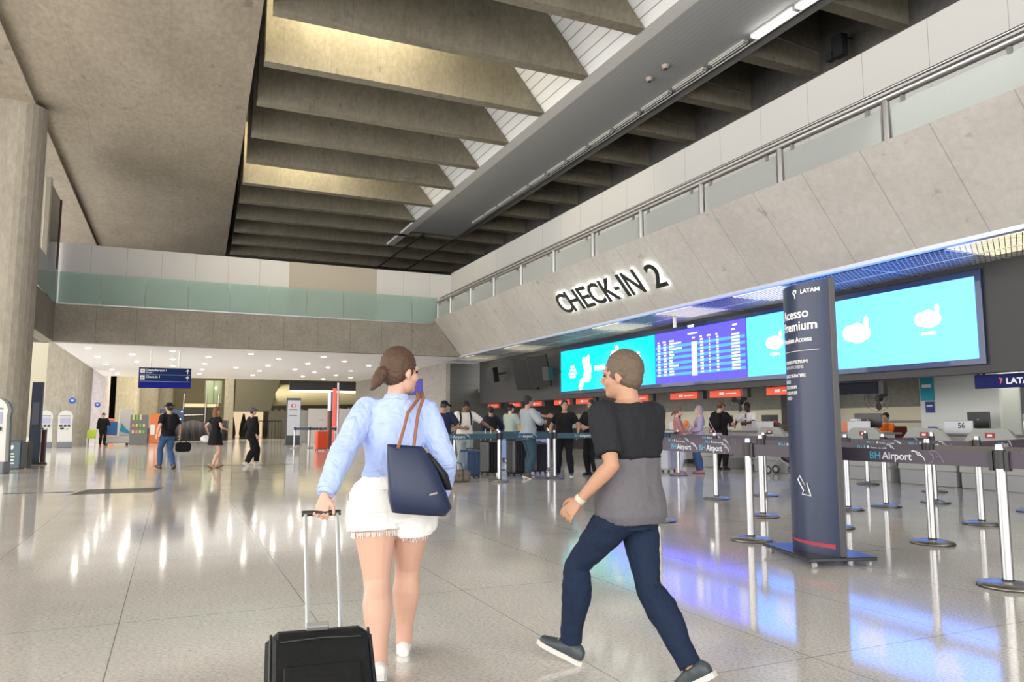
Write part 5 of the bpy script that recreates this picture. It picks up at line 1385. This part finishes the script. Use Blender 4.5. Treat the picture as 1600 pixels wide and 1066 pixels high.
M_JEAN = fabric('denim_blue', (.045, .095, .21)); M_JEAND = fabric('denim_dark', (.012, .022, .05)); M_JEANT = fabric('denim_teal', (.035, .075, .10)); M_BLK = fabric('cloth_black', (.012, .012, .014)); M_NAVY = fabric('cloth_navy', (.018, .025, .055))
M_SHW = mat('sole_white', (.6, .6, .58), .5); M_SHB = mat('shoe_black', (.015, .015, .017), .4); M_SHBR = mat('shoe_brown', (.10, .06, .035), .5)
WALK = lambda a=.30, sgn=1: dict(pel=.915, footL=(-.09, a * sgn, .0 if sgn > 0 else .05, .25 if sgn > 0 else -.6), footR=(.09, -a * sgn, .05 if sgn > 0 else 0, -.6 if sgn > 0 else .25))
def merge(*ds):
    r = {}
    for d in ds: r.update(d)
    return r
def backpack(m, sz=1.0, front=False):
    def f(F, t):
        mb = MB(); 
        mb.loft([(F.T(0, -.13 - .06 * sz, .10), F.Rt @ V((.12 * sz, 0, 0)), F.Rt @ V((0, .07 * sz, 0))), (F.T(0, -.14 - .07 * sz, .22), F.Rt @ V((.155 * sz, 0, 0)), F.Rt @ V((0, .10 * sz, 0))), (F.T(0, -.13 - .06 * sz, .38), F.Rt @ V((.145 * sz, 0, 0)), F.Rt @ V((0, .085 * sz, 0))), (F.T(0, -.12 - .05 * sz, .49), F.Rt @ V((.09 * sz, 0, 0)), F.Rt @ V((0, .05 * sz, 0)))], 20, 3)
        mb.build('backpack', m, t)
        for sg in (-1, 1):
            MB().tube([F.T(sg * .09, -.13, .44), F.T(sg * .115, -.04, .545), F.T(sg * .115, .06, .51), F.T(sg * .12, .135, .40), F.T(sg * .13, .13, .26), F.T(sg * .165, .0, .14), F.T(sg * .12, -.12, .12)], [.02] * 7, 8).build('backpack_strap', M_BLK, t)
    return f

# ---- the woman with the tote bag
wl = V((1.02, 3.74, 0)); wrz = math.radians(-14)
Hw = 1.60; kw = Hw / 1.75
WM = Matrix.Translation(wl) @ Matrix.Rotation(wrz, 4, 'Z') @ Matrix.Scale(kw, 4); WMi = WM.inverted()
L_ = lambda p: WMi @ V(p)
M_BLUESH = fabric('shirt_blue', (.42, .53, .86), .8, .06, 30, .55); M_SHORT = fabric('denim_white', (.86, .86, .85), .85, .04, 60, .4)
hand_w = ony(499, 792, 3.50)
def w_extra(F, t):
    # collar and cuffs of the shirt, frayed hem of the shorts
    sh = [c for c in t.children if c.name.startswith('shirt')][0]
    MB().loft([(F.T(0, -.018, .50), F.Rt @ V((.078, 0, 0)), F.Rt @ V((0, .066, 0))), (F.T(0, -.022, .545), F.Rt @ V((.064, 0, 0)), F.Rt @ V((0, .062, 0)))], 24).build('collar', M_BLUESH, sh)
    for sd in 'LR':
        d = (F.wr[sd] - F.el[sd]).normalized(); MB().tube([F.wr[sd] - d * .065, F.wr[sd] - d * .005], [.046, .040], 18).build('cuff', M_BLUESH, sh)
    so = [c for c in t.children if c.name.startswith('shorts')][0]
    MB().loft([(F.T(0, -.005, .045), F.Rt @ V((.172, 0, 0)), F.Rt @ V((0, .132, 0))), (F.T(0, -.002, .098), F.Rt @ V((.160, 0, 0)), F.Rt @ V((0, .122, 0)))], 28, 2.3).build('waistband', M_SHORT, so)
    for sg in (-1, 1):
        MB().bbox((-.052, -.003, -.06), (.052, .003, .055), .002, Matrix.Translation(F.T(sg * .092, -.166, -.025)) @ Matrix.Rotation(sg * -.12, 4, 'Z')).build('back_pocket', M_SHORT, so)
    fr = MB(); rnd = random.Random(3)
    for sd in 'LR':
        H_, K_ = F.hip[sd], F.knee[sd]; c = lerp(H_, K_, .40); d = (K_ - H_).normalized(); u = V((1, 0, 0)); u = (u - d * u.dot(d)).normalized(); w_ = d.cross(u)
        for q in range(150):
            a = q * 2 * PI / 150; rr = .124 + rnd.uniform(-.004, .004); p = c + (u * math.cos(a) + w_ * math.sin(a)) * rr
            fr.tube([p - d * .012, p + d * rnd.uniform(.004, .022) + u * rnd.uniform(-.006, .006)], .0016, 4)
    fr.build('fringe', M_SHORT, so)
woman, WF = person('woman walking away in light blue shirt and frayed white shorts, pulling a black suitcase', wl, wrz, Hw, True,
    dict(pel=.925, px=0, footL=(-.06, -.24, .035, -.42, .02), footR=(.075, .22, 0, .05, -.05), lean=.05, twist=.05, side=.015, hyaw=-1.05, hpitch=.02, curl=.55, arm=1.08, headk=1.13, legk=1.24, hipw=1.1, neck=.03, boxy=.140,
         armL=(L_(hand_w), (-.5, -.2, -.1), (-.15, -.25, -1), (0, -1, .1)), armR=(L_(ony(684, 785, 3.78)), (.6, -.8, 0), (.05, .1, -1), None)),
    'fair', (M_BLUESH, 1.9, .095, .020), (M_SHORT, .36, .020, .12), (mat('sneaker_white', (.72, .72, .70), .5), M_SHW), ('pony', (.085, .05, .032), (-.40, -.45, -.62)), voxel=.0055, build=1.10, fine=True, extras=w_extra)
# tote bag hanging from her shoulder
tb = thing('tote_bag', 'navy leather tote bag with brown handles hanging from the woman shoulder', 'bag', (0, 0, 0))
M_TOTE = mat('tote_navy', (.018, .028, .07), .42, spec=.4); M_HND = mat('tote_brown', (.30, .13, .07), .45)
Yb = 3.50
def bp(u, v, y=Yb): return ony(u, v, y)
rt_ = (WM.to_3x3() @ V((1, 0, 0))).normalized(); fw_ = (WM.to_3x3() @ V((0, 1, 0))).normalized()
def bsec(ul, ur, vl, vr, th, y=Yb):
    a, b_ = bp(ul, vl, y), bp(ur, vr, y); return ((a + b_) / 2, (b_ - a) / 2, fw_ * th)
MB().loft([bsec(612, 696, 800, 806, .055), bsec(607, 706, 780, 793, .075), bsec(606, 696, 755, 766, .075), bsec(605, 683, 728, 735, .055), bsec(605, 664, 700, 702, .03), bsec(605, 660, 694, 698, .022)], 28, 3.2).build('bag_body', M_TOTE, tb)
MB().loft([((bp(668, 708, 3.53)), rt_ * .012, fw_ * .045), (bp(690, 740, 3.54), rt_ * .03, fw_ * .05), (bp(700, 765, 3.54), rt_ * .02, fw_ * .05)], 14).build('side_gusset', mat('tote_black', (.008, .008, .012), .6), tb)
sp_ = WM @ WF.T(.115, -.005, .545)
for du, dy in ((0, -.035), (11, .03)):
    top_ = sp_ + rt_ * (du * .002 + .006) + V((0, 0, .012))
    a = bp(622 + du * 2.2, 700, Yb - .01 + dy); 
    MB().tube([a, lerp(a, bp(637 + du * 1.4, 650, 3.57), .6), bp(637 + du * 1.5, 645, 3.575 + dy * .3), top_ - fw_ * .09 - V((0, 0, .03)), top_, top_ + fw_ * .07 - V((0, 0, .035))], .0085, 8).build('handle', M_HND, tb)
MB().box((-.02, -.001, -.004), (.02, .001, .004), Matrix.Translation(bp(677, 772, Yb - .085)) @ Matrix.Rotation(-.2, 4, 'Y')).build('label_print', mat('faint_gold', (.3, .28, .25), .4), tb)
# black suitcase she pulls
sc = thing('suitcase', 'black soft-sided trolley suitcase tilted and pulled by the woman in blue', 'suitcase', (.492, 2.60, .105), 0)
ang = math.radians(53); sc.rotation_mode = 'XYZ'; sc.rotation_euler = (-ang, 0, math.radians(-6))
M_SC = fabric('suitcase_black', (.012, .013, .014), .6, .2, 60, .2)
MB().bbox((-.19, -.10, .03), (.19, .11, .48), .045).build('shell', M_SC, sc)
MB().bbox((-.165, -.125, .06), (.165, -.10, .40), .02).build('front_pocket', M_SC, sc)
MB().bbox((-.13, -.138, .08), (.13, -.125, .27), .012).build('front_pocket', M_SC, sc)
for x in (-.172, .172): MB().tube([(x, -.1, .08), (x, -.101, .25), (x, -.1, .43)], .005, 6).build('zip_trim', M_BLACK, sc)
MB().tube([(-.14, -.128, .375), (0, -.130, .38), (.14, -.128, .375)], .004, 6).build('zip_trim', M_BLACK, sc)
MB().tube([(-.08, .0, .468), (-.06, -.0, .50), (.06, -.0, .50), (.08, .0, .468)], .016, 8).build('carry_handle', M_BLACK, sc)
for x in (-.17, .17): MB().tube([(x - .018, .10, .01), (x + .018, .10, .01)], .035, 14).build('wheel', M_BLACK, sc)
MB().bbox((-.05, -.128, .43), (.03, -.105, .455), .004).build('name_tag', mat('tag_grey', (.25, .25, .25), .5), sc)
bpy.context.view_layer.update()
scM = Matrix.Translation(sc.location) @ sc.rotation_euler.to_matrix().to_4x4(); sci = scM.inverted()
gl = sci @ (WM @ (WF.wr['L'] + WF.hd['L'] * .085) + V((0, 0, -.0)))
gx = gl.x; gy = gl.y; gz = gl.z
for x in (gx - .07, gx + .07):
    MB().tube([(max(-.09, min(.09, x)), .07, .45), (x, gy, gz - .01)], .0085, 10).build('handle_rod', mat('rod_silver', (.70, .72, .72), .3, .6), sc)
MB().tube([(gx - .085, gy, gz), (gx + .085, gy, gz)], .013, 12).build('handle_grip', M_BLACK, sc)

# ---- the striding man in dark clothes
ml = V((2.085, 3.23, 0)); mrz = math.radians(33); Hm = 1.64; km = Hm / 1.75
MM = Matrix.Translation(ml) @ Matrix.Rotation(mrz, 4, 'Z') @ Matrix.Scale(km, 4); MMi = MM.inverted()
Q_ = lambda p: MMi @ V(p)
fA = Q_((1.86, 3.49, 0)); fB = Q_((2.22, 2.90, 0))
M_TEE = fabric('tee_charcoal', (.020, .021, .026)); M_TEEG = fabric('tee_grey', (.13, .125, .14))
def m_extra(F, t):
    sh = [c for c in t.children if c.name.startswith('shirt')][0]
    mb = MB(); F.torso(mb, -.115, .225, ef=lambda z: .022 + .065 * (.225 - z)); o = mb.build('grey_panel', M_TEEG, sh); soft(o, .007, 3); displace(o, .014, .09)
    mb = MB(); F.torso(mb, .222, .234, ef=lambda z: .024); o = mb.build('dark_piping', M_BLK, sh); soft(o, .004, 0)
    d = (F.wr['L'] - F.el['L']).normalized(); MB().tube([F.wr['L'] - d * .022, F.wr['L'] + d * .004], [.031, .030], 18).build('wrist_band', mat('band_cream', (.55, .52, .42), .5), t)
    for sd in 'LR':
        heel, D, N_, X_ = F.toe[sd]; s0 = [c for c in t.children if c.name.startswith('shoe')][0 if sd == 'L' else 1]
        la = MB()
        for q in range(4):
            c = heel + D * (.075 + .022 * q) + N_ * (.098 - .012 * q); la.tube([c - X_ * .02, c + N_ * .004, c + X_ * .02], .0028, 6)
        la.build('lace', M_SHW, s0)
man, MF = person('man striding past in charcoal and grey tee with dark jeans and slate sneakers', ml, mrz, Hm, False,
    dict(headk=1.07, neck=.03, pel=.870, px=0, py=0, footL=(fA.x, fA.y, .012, .34, .12), footR=(fB.x, fB.y, .055, -.55, -.05), lean=.04, twist=-.42, pyaw=.05, hyaw=.55, hpitch=.03, curl=.42,
         armL=(Q_(ony(905, 782, 3.22)), (-.1, -1, 0), None, None), armR=(V((.17, .12, .84)), (.5, -.9, 0), None, None)),
    'tan', (M_TEE, .80, .205, .016), (M_JEAND, 1.97, .014, .0), (mat('sneaker_slate', (.05, .065, .075), .5), M_SHW), ('short', (.13, .095, .07)), voxel=.006, build=1.06, fine=True, extras=m_extra)

# ---- everybody else
def bag_hand(sd, m, sz=(.14, .07, .12), dz=-.02, name='hand_bag'):
    pass
def held(name, label, cat, F, t, sd, kind):
    """a thing held in a hand: its own top-level object"""
    M = Matrix.Translation(t.location) @ Matrix.Rotation(t.rotation_euler.z, 4, 'Z') @ Matrix.Scale(F.k, 4)
    return M @ (F.wr[sd] + F.hd[sd] * .09)
t, F = person('man in a dark cap, black tee and blue jeans walking with a black bag', (-.12, 21.95, 0), math.radians(28), 1.74, False, merge(WALK(.20), dict(armR=(V((.34, .02, .88)), (.5, -1, 0)), armL=(V((-.30, -.02, .90)), (-.5, -1, 0)))), 'fair',
    (M_BLK, .8, -.06, .02), (M_JEAN, 1.97, .02), (M_SHBR, M_SHB), ('hat', (.02, .02, .02)), extras=backpack(M_BLK, .8))
p = held('', '', '', F, t, 'R', 0)
b_ = thing('hand_bag', 'black holdall carried by the man in the dark cap', 'bag', p + V((.09, 0, -.36)), .3)
MB().bbox((-.19, -.09, 0), (.19, .09, .25), .05).build('body', M_BLK, b_); MB().tube([(-.09, 0, .24), (-.04, 0, .33), (.04, 0, .33), (.09, 0, .24)], .012, 8).build('handle', M_BLACK, b_)
M_DRB = fabric('dress_black', (.01, .01, .012))
def sash(F, t): MB().tube([F.T(-.10, .06, .50), F.T(-.03, .14, .38), F.T(.07, .14, .22), F.T(.15, .06, .08)], .014, 8).build('bag_strap', mat('strap_grey', (.3, .32, .34), .6), t)
t, F = person('woman with auburn hair in a short black dress walking past the columns', (1.04, 21.7, 0), math.radians(-62), 1.66, True, merge(WALK(.17), dict(armL=(V((-.42, .02, .98)), (-.5, -1, 0)), armR=(V((.22, .22, 1.08)), (.5, -1, 0)))), 'fair',
    (M_DRB, .45, -.05, .02), (M_DRB, -.27, .02, 0, 'skirt'), (mat('sandal_beige', (.5, .33, .2), .5), M_SHBR), ('bob', (.20, .075, .03)), extras=sash)
p = held('', '', '', F, t, 'L', 0)
o = MB().ball((0, 0, 0), (.15, .06, .10), 16).build('white_pouch', M_WHITE); o.location = p + V((-.07, 0, -.09)); tag(o, 'white pouch dangling from the hand of the auburn-haired woman', 'bag'); o.name = 'pouch'
t, F = person('person in a grey cap and loose black outfit walking past the columns', (2.04, 22.55, 0), math.radians(-72), 1.66, True, merge(WALK(.22), dict(armL=(V((-.26, .08, .92)), (-.5, -1, 0)), armR=(V((.26, .02, .9)), (.5, -1, 0)))), 'fair',
    (M_BLK, 1.8, -.14, .04), (M_BLK, 1.92, .035), (mat('sneaker_white', (.72, .72, .70), .5), M_SHW), ('cap', (.10, .10, .11)))
t, F = person('person in black leaning by the lavender pillar near the blue machine', (-3.35, 44.8, 0), math.radians(200), 1.72, False, dict(armL=(V((-.2, .25, 1.05)), (-.5, -1, 0))), 'fair', (M_BLK, 1.85, -.12, .03), (M_BLK, 1.97, .02), (M_SHB, M_SHB), ('cap', (.015, .015, .015)), voxel=.014)
# queue
M_SHORTB = fabric('shorts_blue', (.01, .16, .55))
def shorts_two(F, t):
    mb = MB()
    for sd in 'LR': F.leg(mb, sd, .62, ef=lambda f: .028, f0=.36)
    o = mb.build('short_hem', M_SHORTB, t); soft(o, .012, 2)
t, F = person('man in navy tee, black cap and white and blue shorts standing at the belt', (5.27, 15.45, 0), math.radians(-20), 1.70, False, dict(hpitch=.35, hyaw=-.5, armR=(V((.24, .22, 1.10)), (.6, -.8, 0)), armL=(V((-.2, .25, 1.08)), (-.6, -.8, 0))), 'tan',
    (M_NAVY, .85, -.10, .026), (fabric('shorts_white', (.6, .6, .6)), .40, .022), (M_SHB, M_SHB), ('cap', (.012, .012, .012), -.6), build=1.05, extras=shorts_two)
M_RIP = fabric('jeans_ripped', (.30, .36, .36), .85, .35, 14)
t, F = person('man in white tee and ripped pale jeans looking down, backpack straps over shoulders', (6.02, 16.1, 0), math.radians(172), 1.73, False, dict(hpitch=.6, armL=(V((-.62, .10, 1.08)), (-.4, -.6, -.2)), armR=(V((.08, .26, 1.10)), (.6, -.8, 0))), 'brown',
    (fabric('tee_white', (.68, .66, .62)), .9, -.10, .028), (M_RIP, 1.95, .03), (M_SHW, M_SHW), ('short', (.012, .01, .01)), extras=backpack(M_BLK, .9))
t, F = person('man in black with a black backpack seen from behind, far in the queue', (8.1, 19.6, 0), math.radians(-10), 1.66, False, dict(armR=(V((.3, .1, .95)), (.6, -.8, 0))), 'tan', (M_NAVY, 1.7, -.10, .02), (M_BLK, 1.97, .02), (M_SHB, M_SHB), ('short', (.02, .015, .012)), voxel=.014, extras=backpack(M_BLK, 1.0))
t, F = person('woman with curly dark hair in a yellow top, far in the queue', (10.6, 23.1, 0), math.radians(150), 1.6, True, None, 'brown', (fabric('top_yellow', (.55, .36, .05)), .6, -.06, .02), (M_BLK, 1.97, .02), (M_SHB, M_SHB), ('bob', (.012, .01, .01)), voxel=.014)
t, F = person('bearded man in pale green tee and black cap standing in the far queue', (8.45, 19.0, 0), math.radians(-70), 1.72, False, dict(armR=(V((.2, .32, 1.05)), (.6, -.8, 0)), armL=(V((-.2, .32, 1.08)), (-.6, -.8, 0))), 'fair', (fabric('tee_green', (.33, .40, .36)), .85, -.10, .03), (M_JEAN, 1.97, .02), (M_SHW, M_SHW), ('cap', (.012, .012, .012)), voxel=.013, build=1.05)
t, F = person('man in grey shirt and teal jeans reaching out to touch his friend', (7.10, 15.02, 0), math.radians(-85), 1.80, False, dict(hyaw=-.1, footL=(-.14, .06), footR=(.12, -.12, .03, -.35), armL=(V((-.06, .55, 1.30)), (-.5, -.3, -1), (0.1, 1, .1), (.9, .1, -.2)), armR=(V((.24, .26, 1.18)), (.6, -.8, 0))), 'tan',
    (fabric('shirt_grey', (.30, .34, .37)), 1.35, -.12, .03), (M_JEANT, 1.95, .02), (M_SHBR, M_SHW), ('short', (.02, .016, .014)), build=1.05)
t, F = person('bearded man in black polo with hands low, listening to the grey-shirted man', (8.12, 15.25, 0), math.radians(140), 1.72, False, dict(hpitch=-.05, hyaw=.35, footL=(-.15, 0), footR=(.15, .05), armL=(V((-.33, .12, .95)), (-.6, -.8, 0)), armR=(V((.33, .08, .95)), (.6, -.8, 0))), 'tan',
    (M_BLK, .7, -.10, .024), (M_BLK, 1.97, .02), (mat('sneaker_grey', (.10, .11, .12), .5), M_SHW), ('short', (.03, .025, .022)), build=1.05)
t, F = person('man in dark tee partly hidden behind the striding man shoulder', (8.85, 15.3, 0), math.radians(110), 1.74, False, dict(armR=(V((.15, .32, 1.1)), (.6, -.8, 0)), armL=(V((-.15, .32, 1.1)), (-.6, -.8, 0))), 'tan', (M_BLK, .8, -.10, .025), (M_BLK, 1.97, .02), (M_SHB, M_SHB), ('short', (.03, .02, .015)), build=1.05)
t, F = person('woman with dark hair in black behind the outstretched arm, far queue', (9.4, 19.4, 0), math.radians(160), 1.62, True, dict(armR=(V((.1, .3, 1.15)), (.6, -.8, 0))), 'fair', (M_BLK, 1.8, -.10, .02), (M_BLK, 1.97, .02), (M_SHB, M_SHB), ('long', (.03, .02, .015)), voxel=.014)
t, F = person('traveller in dusky grey clothes close behind the striding man head', (9.95, 14.9, 0), math.radians(-60), 1.66, True, dict(armR=(V((.18, .28, 1.1)), (.6, -.8, 0))), 'brown', (fabric('top_dusk', (.14, .14, .19)), 1.5, -.2, .04), (fabric('dusk_blue', (.05, .07, .12)), 1.95, .03), (M_SHB, M_SHB), ('long', (.03, .025, .03)))
# mother with the baby and her long-haired friend
t, F = person('woman in a pink top and white trousers cradling a baby', (11.0, 14.92, 0), math.radians(-130), 1.60, True, dict(hyaw=.25, hpitch=.25, armL=(V((.12, .24, 1.14)), (-.6, -.6, -.4), (1, .2, 0), (0, -1, .2)), armR=(V((-.04, .27, 1.05)), (.6, -.6, -.4), (-1, .1, 0), (0, -1, .2))), 'fair',
    (fabric('top_pink', (.48, .22, .20)), 1.7, -.04, .02), (fabric('trousers_white', (.62, .64, .70)), 1.95, .025), (mat('sandal_pink', (.5, .2, .18), .5), M_SHBR), ('pony', (.16, .08, .06)))
M_ = Matrix.Translation(t.location) @ Matrix.Rotation(t.rotation_euler.z, 4, 'Z') @ Matrix.Scale(F.k, 4)
bb = thing('baby', 'baby in a white wrap with an orange cap held by the woman in pink', 'person', M_ @ V((.03, .235, 1.19)), math.radians(-130))
mb = MB(); mb.loft([((-.24, .03, -.05), (0, .05, 0), (0, 0, .05)), ((-.12, .02, 0), (0, .09, 0), (0, 0, .085)), ((.02, .01, .03), (0, .09, 0), (0, 0, .09)), ((.10, 0, .05), (0, .05, 0), (0, 0, .05))], 16); mb.ball((.16, 0, .09), (.062, .06, .068), 16); mb.tube([(.04, .05, .06), (.05, .13, .02), (.0, .15, .03)], [.025, .02, .016], 10).tube([(-.2, .04, -.04), (-.30, .05, -.10)], [.03, .022], 10)
o = mb.build('body', SK['fair'], bb); soft(o, .009, 2)
mb = MB(); mb.loft([((-.22, .03, -.05), (0, .07, 0), (0, 0, .07)), ((-.10, .02, 0), (0, .11, 0), (0, 0, .11)), ((.04, .01, .03), (0, .10, 0), (0, 0, .10))], 16); o = mb.build('wrap', fabric('wrap_white', (.62, .55, .56)), bb); soft(o, .012, 2)
mb = MB(); mb.ball((.175, -.008, .105), (.066, .064, .066), 16); o = mb.build('cap', fabric('cap_orange', (.75, .20, .04)), bb)
t, F = person('woman with very long fair hair in jeans facing the mother and baby', (11.52, 14.78, 0), math.radians(62), 1.62, True, dict(armL=(V((-.12, .26, 1.10)), (-.6, -.6, -.4)), armR=(V((.2, .18, 1.0)), (.6, -.8, 0))), 'fair', (fabric('top_lilac', (.40, .33, .42)), 1.8, -.02, .02), (M_JEAN, 1.95, .022, .008), (mat('sandal_pink', (.5, .2, .18), .5), M_SHBR), ('long', (.34, .27, .27)))
p = M_ @ V((0, 0, 0))
b_ = thing('hand_bag', 'pale pink handbag at the side of the long-haired woman', 'bag', (11.85, 14.5, .78), .4)
MB().bbox((-.13, -.05, 0), (.13, .05, .18), .02).build('body', mat('bag_pink', (.5, .38, .38), .5), b_); MB().tube([(-.08, 0, .17), (-.15, .1, .38), (-.25, .15, .60)], .008, 6).build('strap', mat('bag_pink', (.5, .38, .38), .5), b_)
t, F = person('traveller in a brown cap and black tee with a black backpack at the counter', (12.95, 15.75, 0), math.radians(-75), 1.76, False, dict(hpitch=.2, armL=(V((-.16, .36, 1.14)), (-.6, -.8, 0)), armR=(V((.2, .34, 1.1)), (.6, -.8, 0))), 'fair', (M_BLK, .85, -.10, .026), (M_BLK, 1.97, .02), (M_SHB, M_SHB), ('cap', (.20, .085, .045)), build=1.05, extras=backpack(M_BLK, 1.1))
def tie(F, t):
    o = MB().prism([F.T(-.02, .125, .49), F.T(.02, .125, .49), F.T(.028, .155, .18), F.T(0, .155, .14), F.T(-.028, .155, .18)], F.Rt @ V((0, .006, 0))).build('tie', mat('tie_wine', (.12, .02, .05), .5), t)
t, F = person('clerk in a white shirt and wine tie standing behind the counter', (15.2, 17.25, 0), math.radians(112), 1.80, False, dict(hpitch=.3, armL=(V((-.12, .40, 1.16)), (-.6, -.8, 0)), armR=(V((.22, .36, 1.10)), (.6, -.8, 0))), 'dark', (fabric('shirt_white', (.72, .72, .76)), .9, -.08, .024), (M_BLK, 1.97, .02), (M_SHB, M_SHB), ('short', (.01, .01, .01)), extras=tie)
t, F = person('dark-haired clerk in an orange shirt seated behind the counter', (15.15, 12.55, 0), math.radians(85), 1.62, True, dict(pel=.76, footL=(-.12, .36, .14), footR=(.12, .36, .14), armL=(V((-.14, .38, 1.06)), (-.6, -.8, 0)), armR=(V((.16, .38, 1.06)), (.6, -.8, 0)), hpitch=.15, hyaw=.3), 'fair', (fabric('shirt_orange', (.85, .17, .015)), .9, -.08, .02), (M_BLK, 1.95, .02), (M_SHB, M_SHB), ('short', (.035, .022, .018)))
t = thing('office_chair', 'dark office chair under the clerk in orange', 'chair', (15.24, 12.55, 0), math.radians(85))
MB().bbox((-.24, -.24, .54), (.24, .20, .585), .02).build('seat', M_BLACK, t); MB().bbox((-.22, -.32, .62), (.22, -.27, 1.12), .02).build('backrest', fabric('chair_maroon', (.12, .03, .02)), t)
MB().cyl((0, 0), .03, .08, .54, 10).build('column', M_BLACK, t)
for q in range(5): MB().tube([(0, 0, .07), (.26 * math.cos(q * 1.2566), .26 * math.sin(q * 1.2566), .04)], .02, 6).build('leg', M_BLACK, t)

# ---- bake the modifiers so every part is plain mesh
bpy.context.view_layer.update()
dg = bpy.context.evaluated_depsgraph_get()
done = {}
for o in TO_APPLY:
    done[o.name] = bpy.data.meshes.new_from_object(o.evaluated_get(dg))
for o in TO_APPLY:
    me = done[o.name]; m = o.data.materials[0]; o.modifiers.clear(); o.data = me
    me.materials.clear(); me.materials.append(m)
    me.polygons.foreach_set('use_smooth', [True] * len(me.polygons))
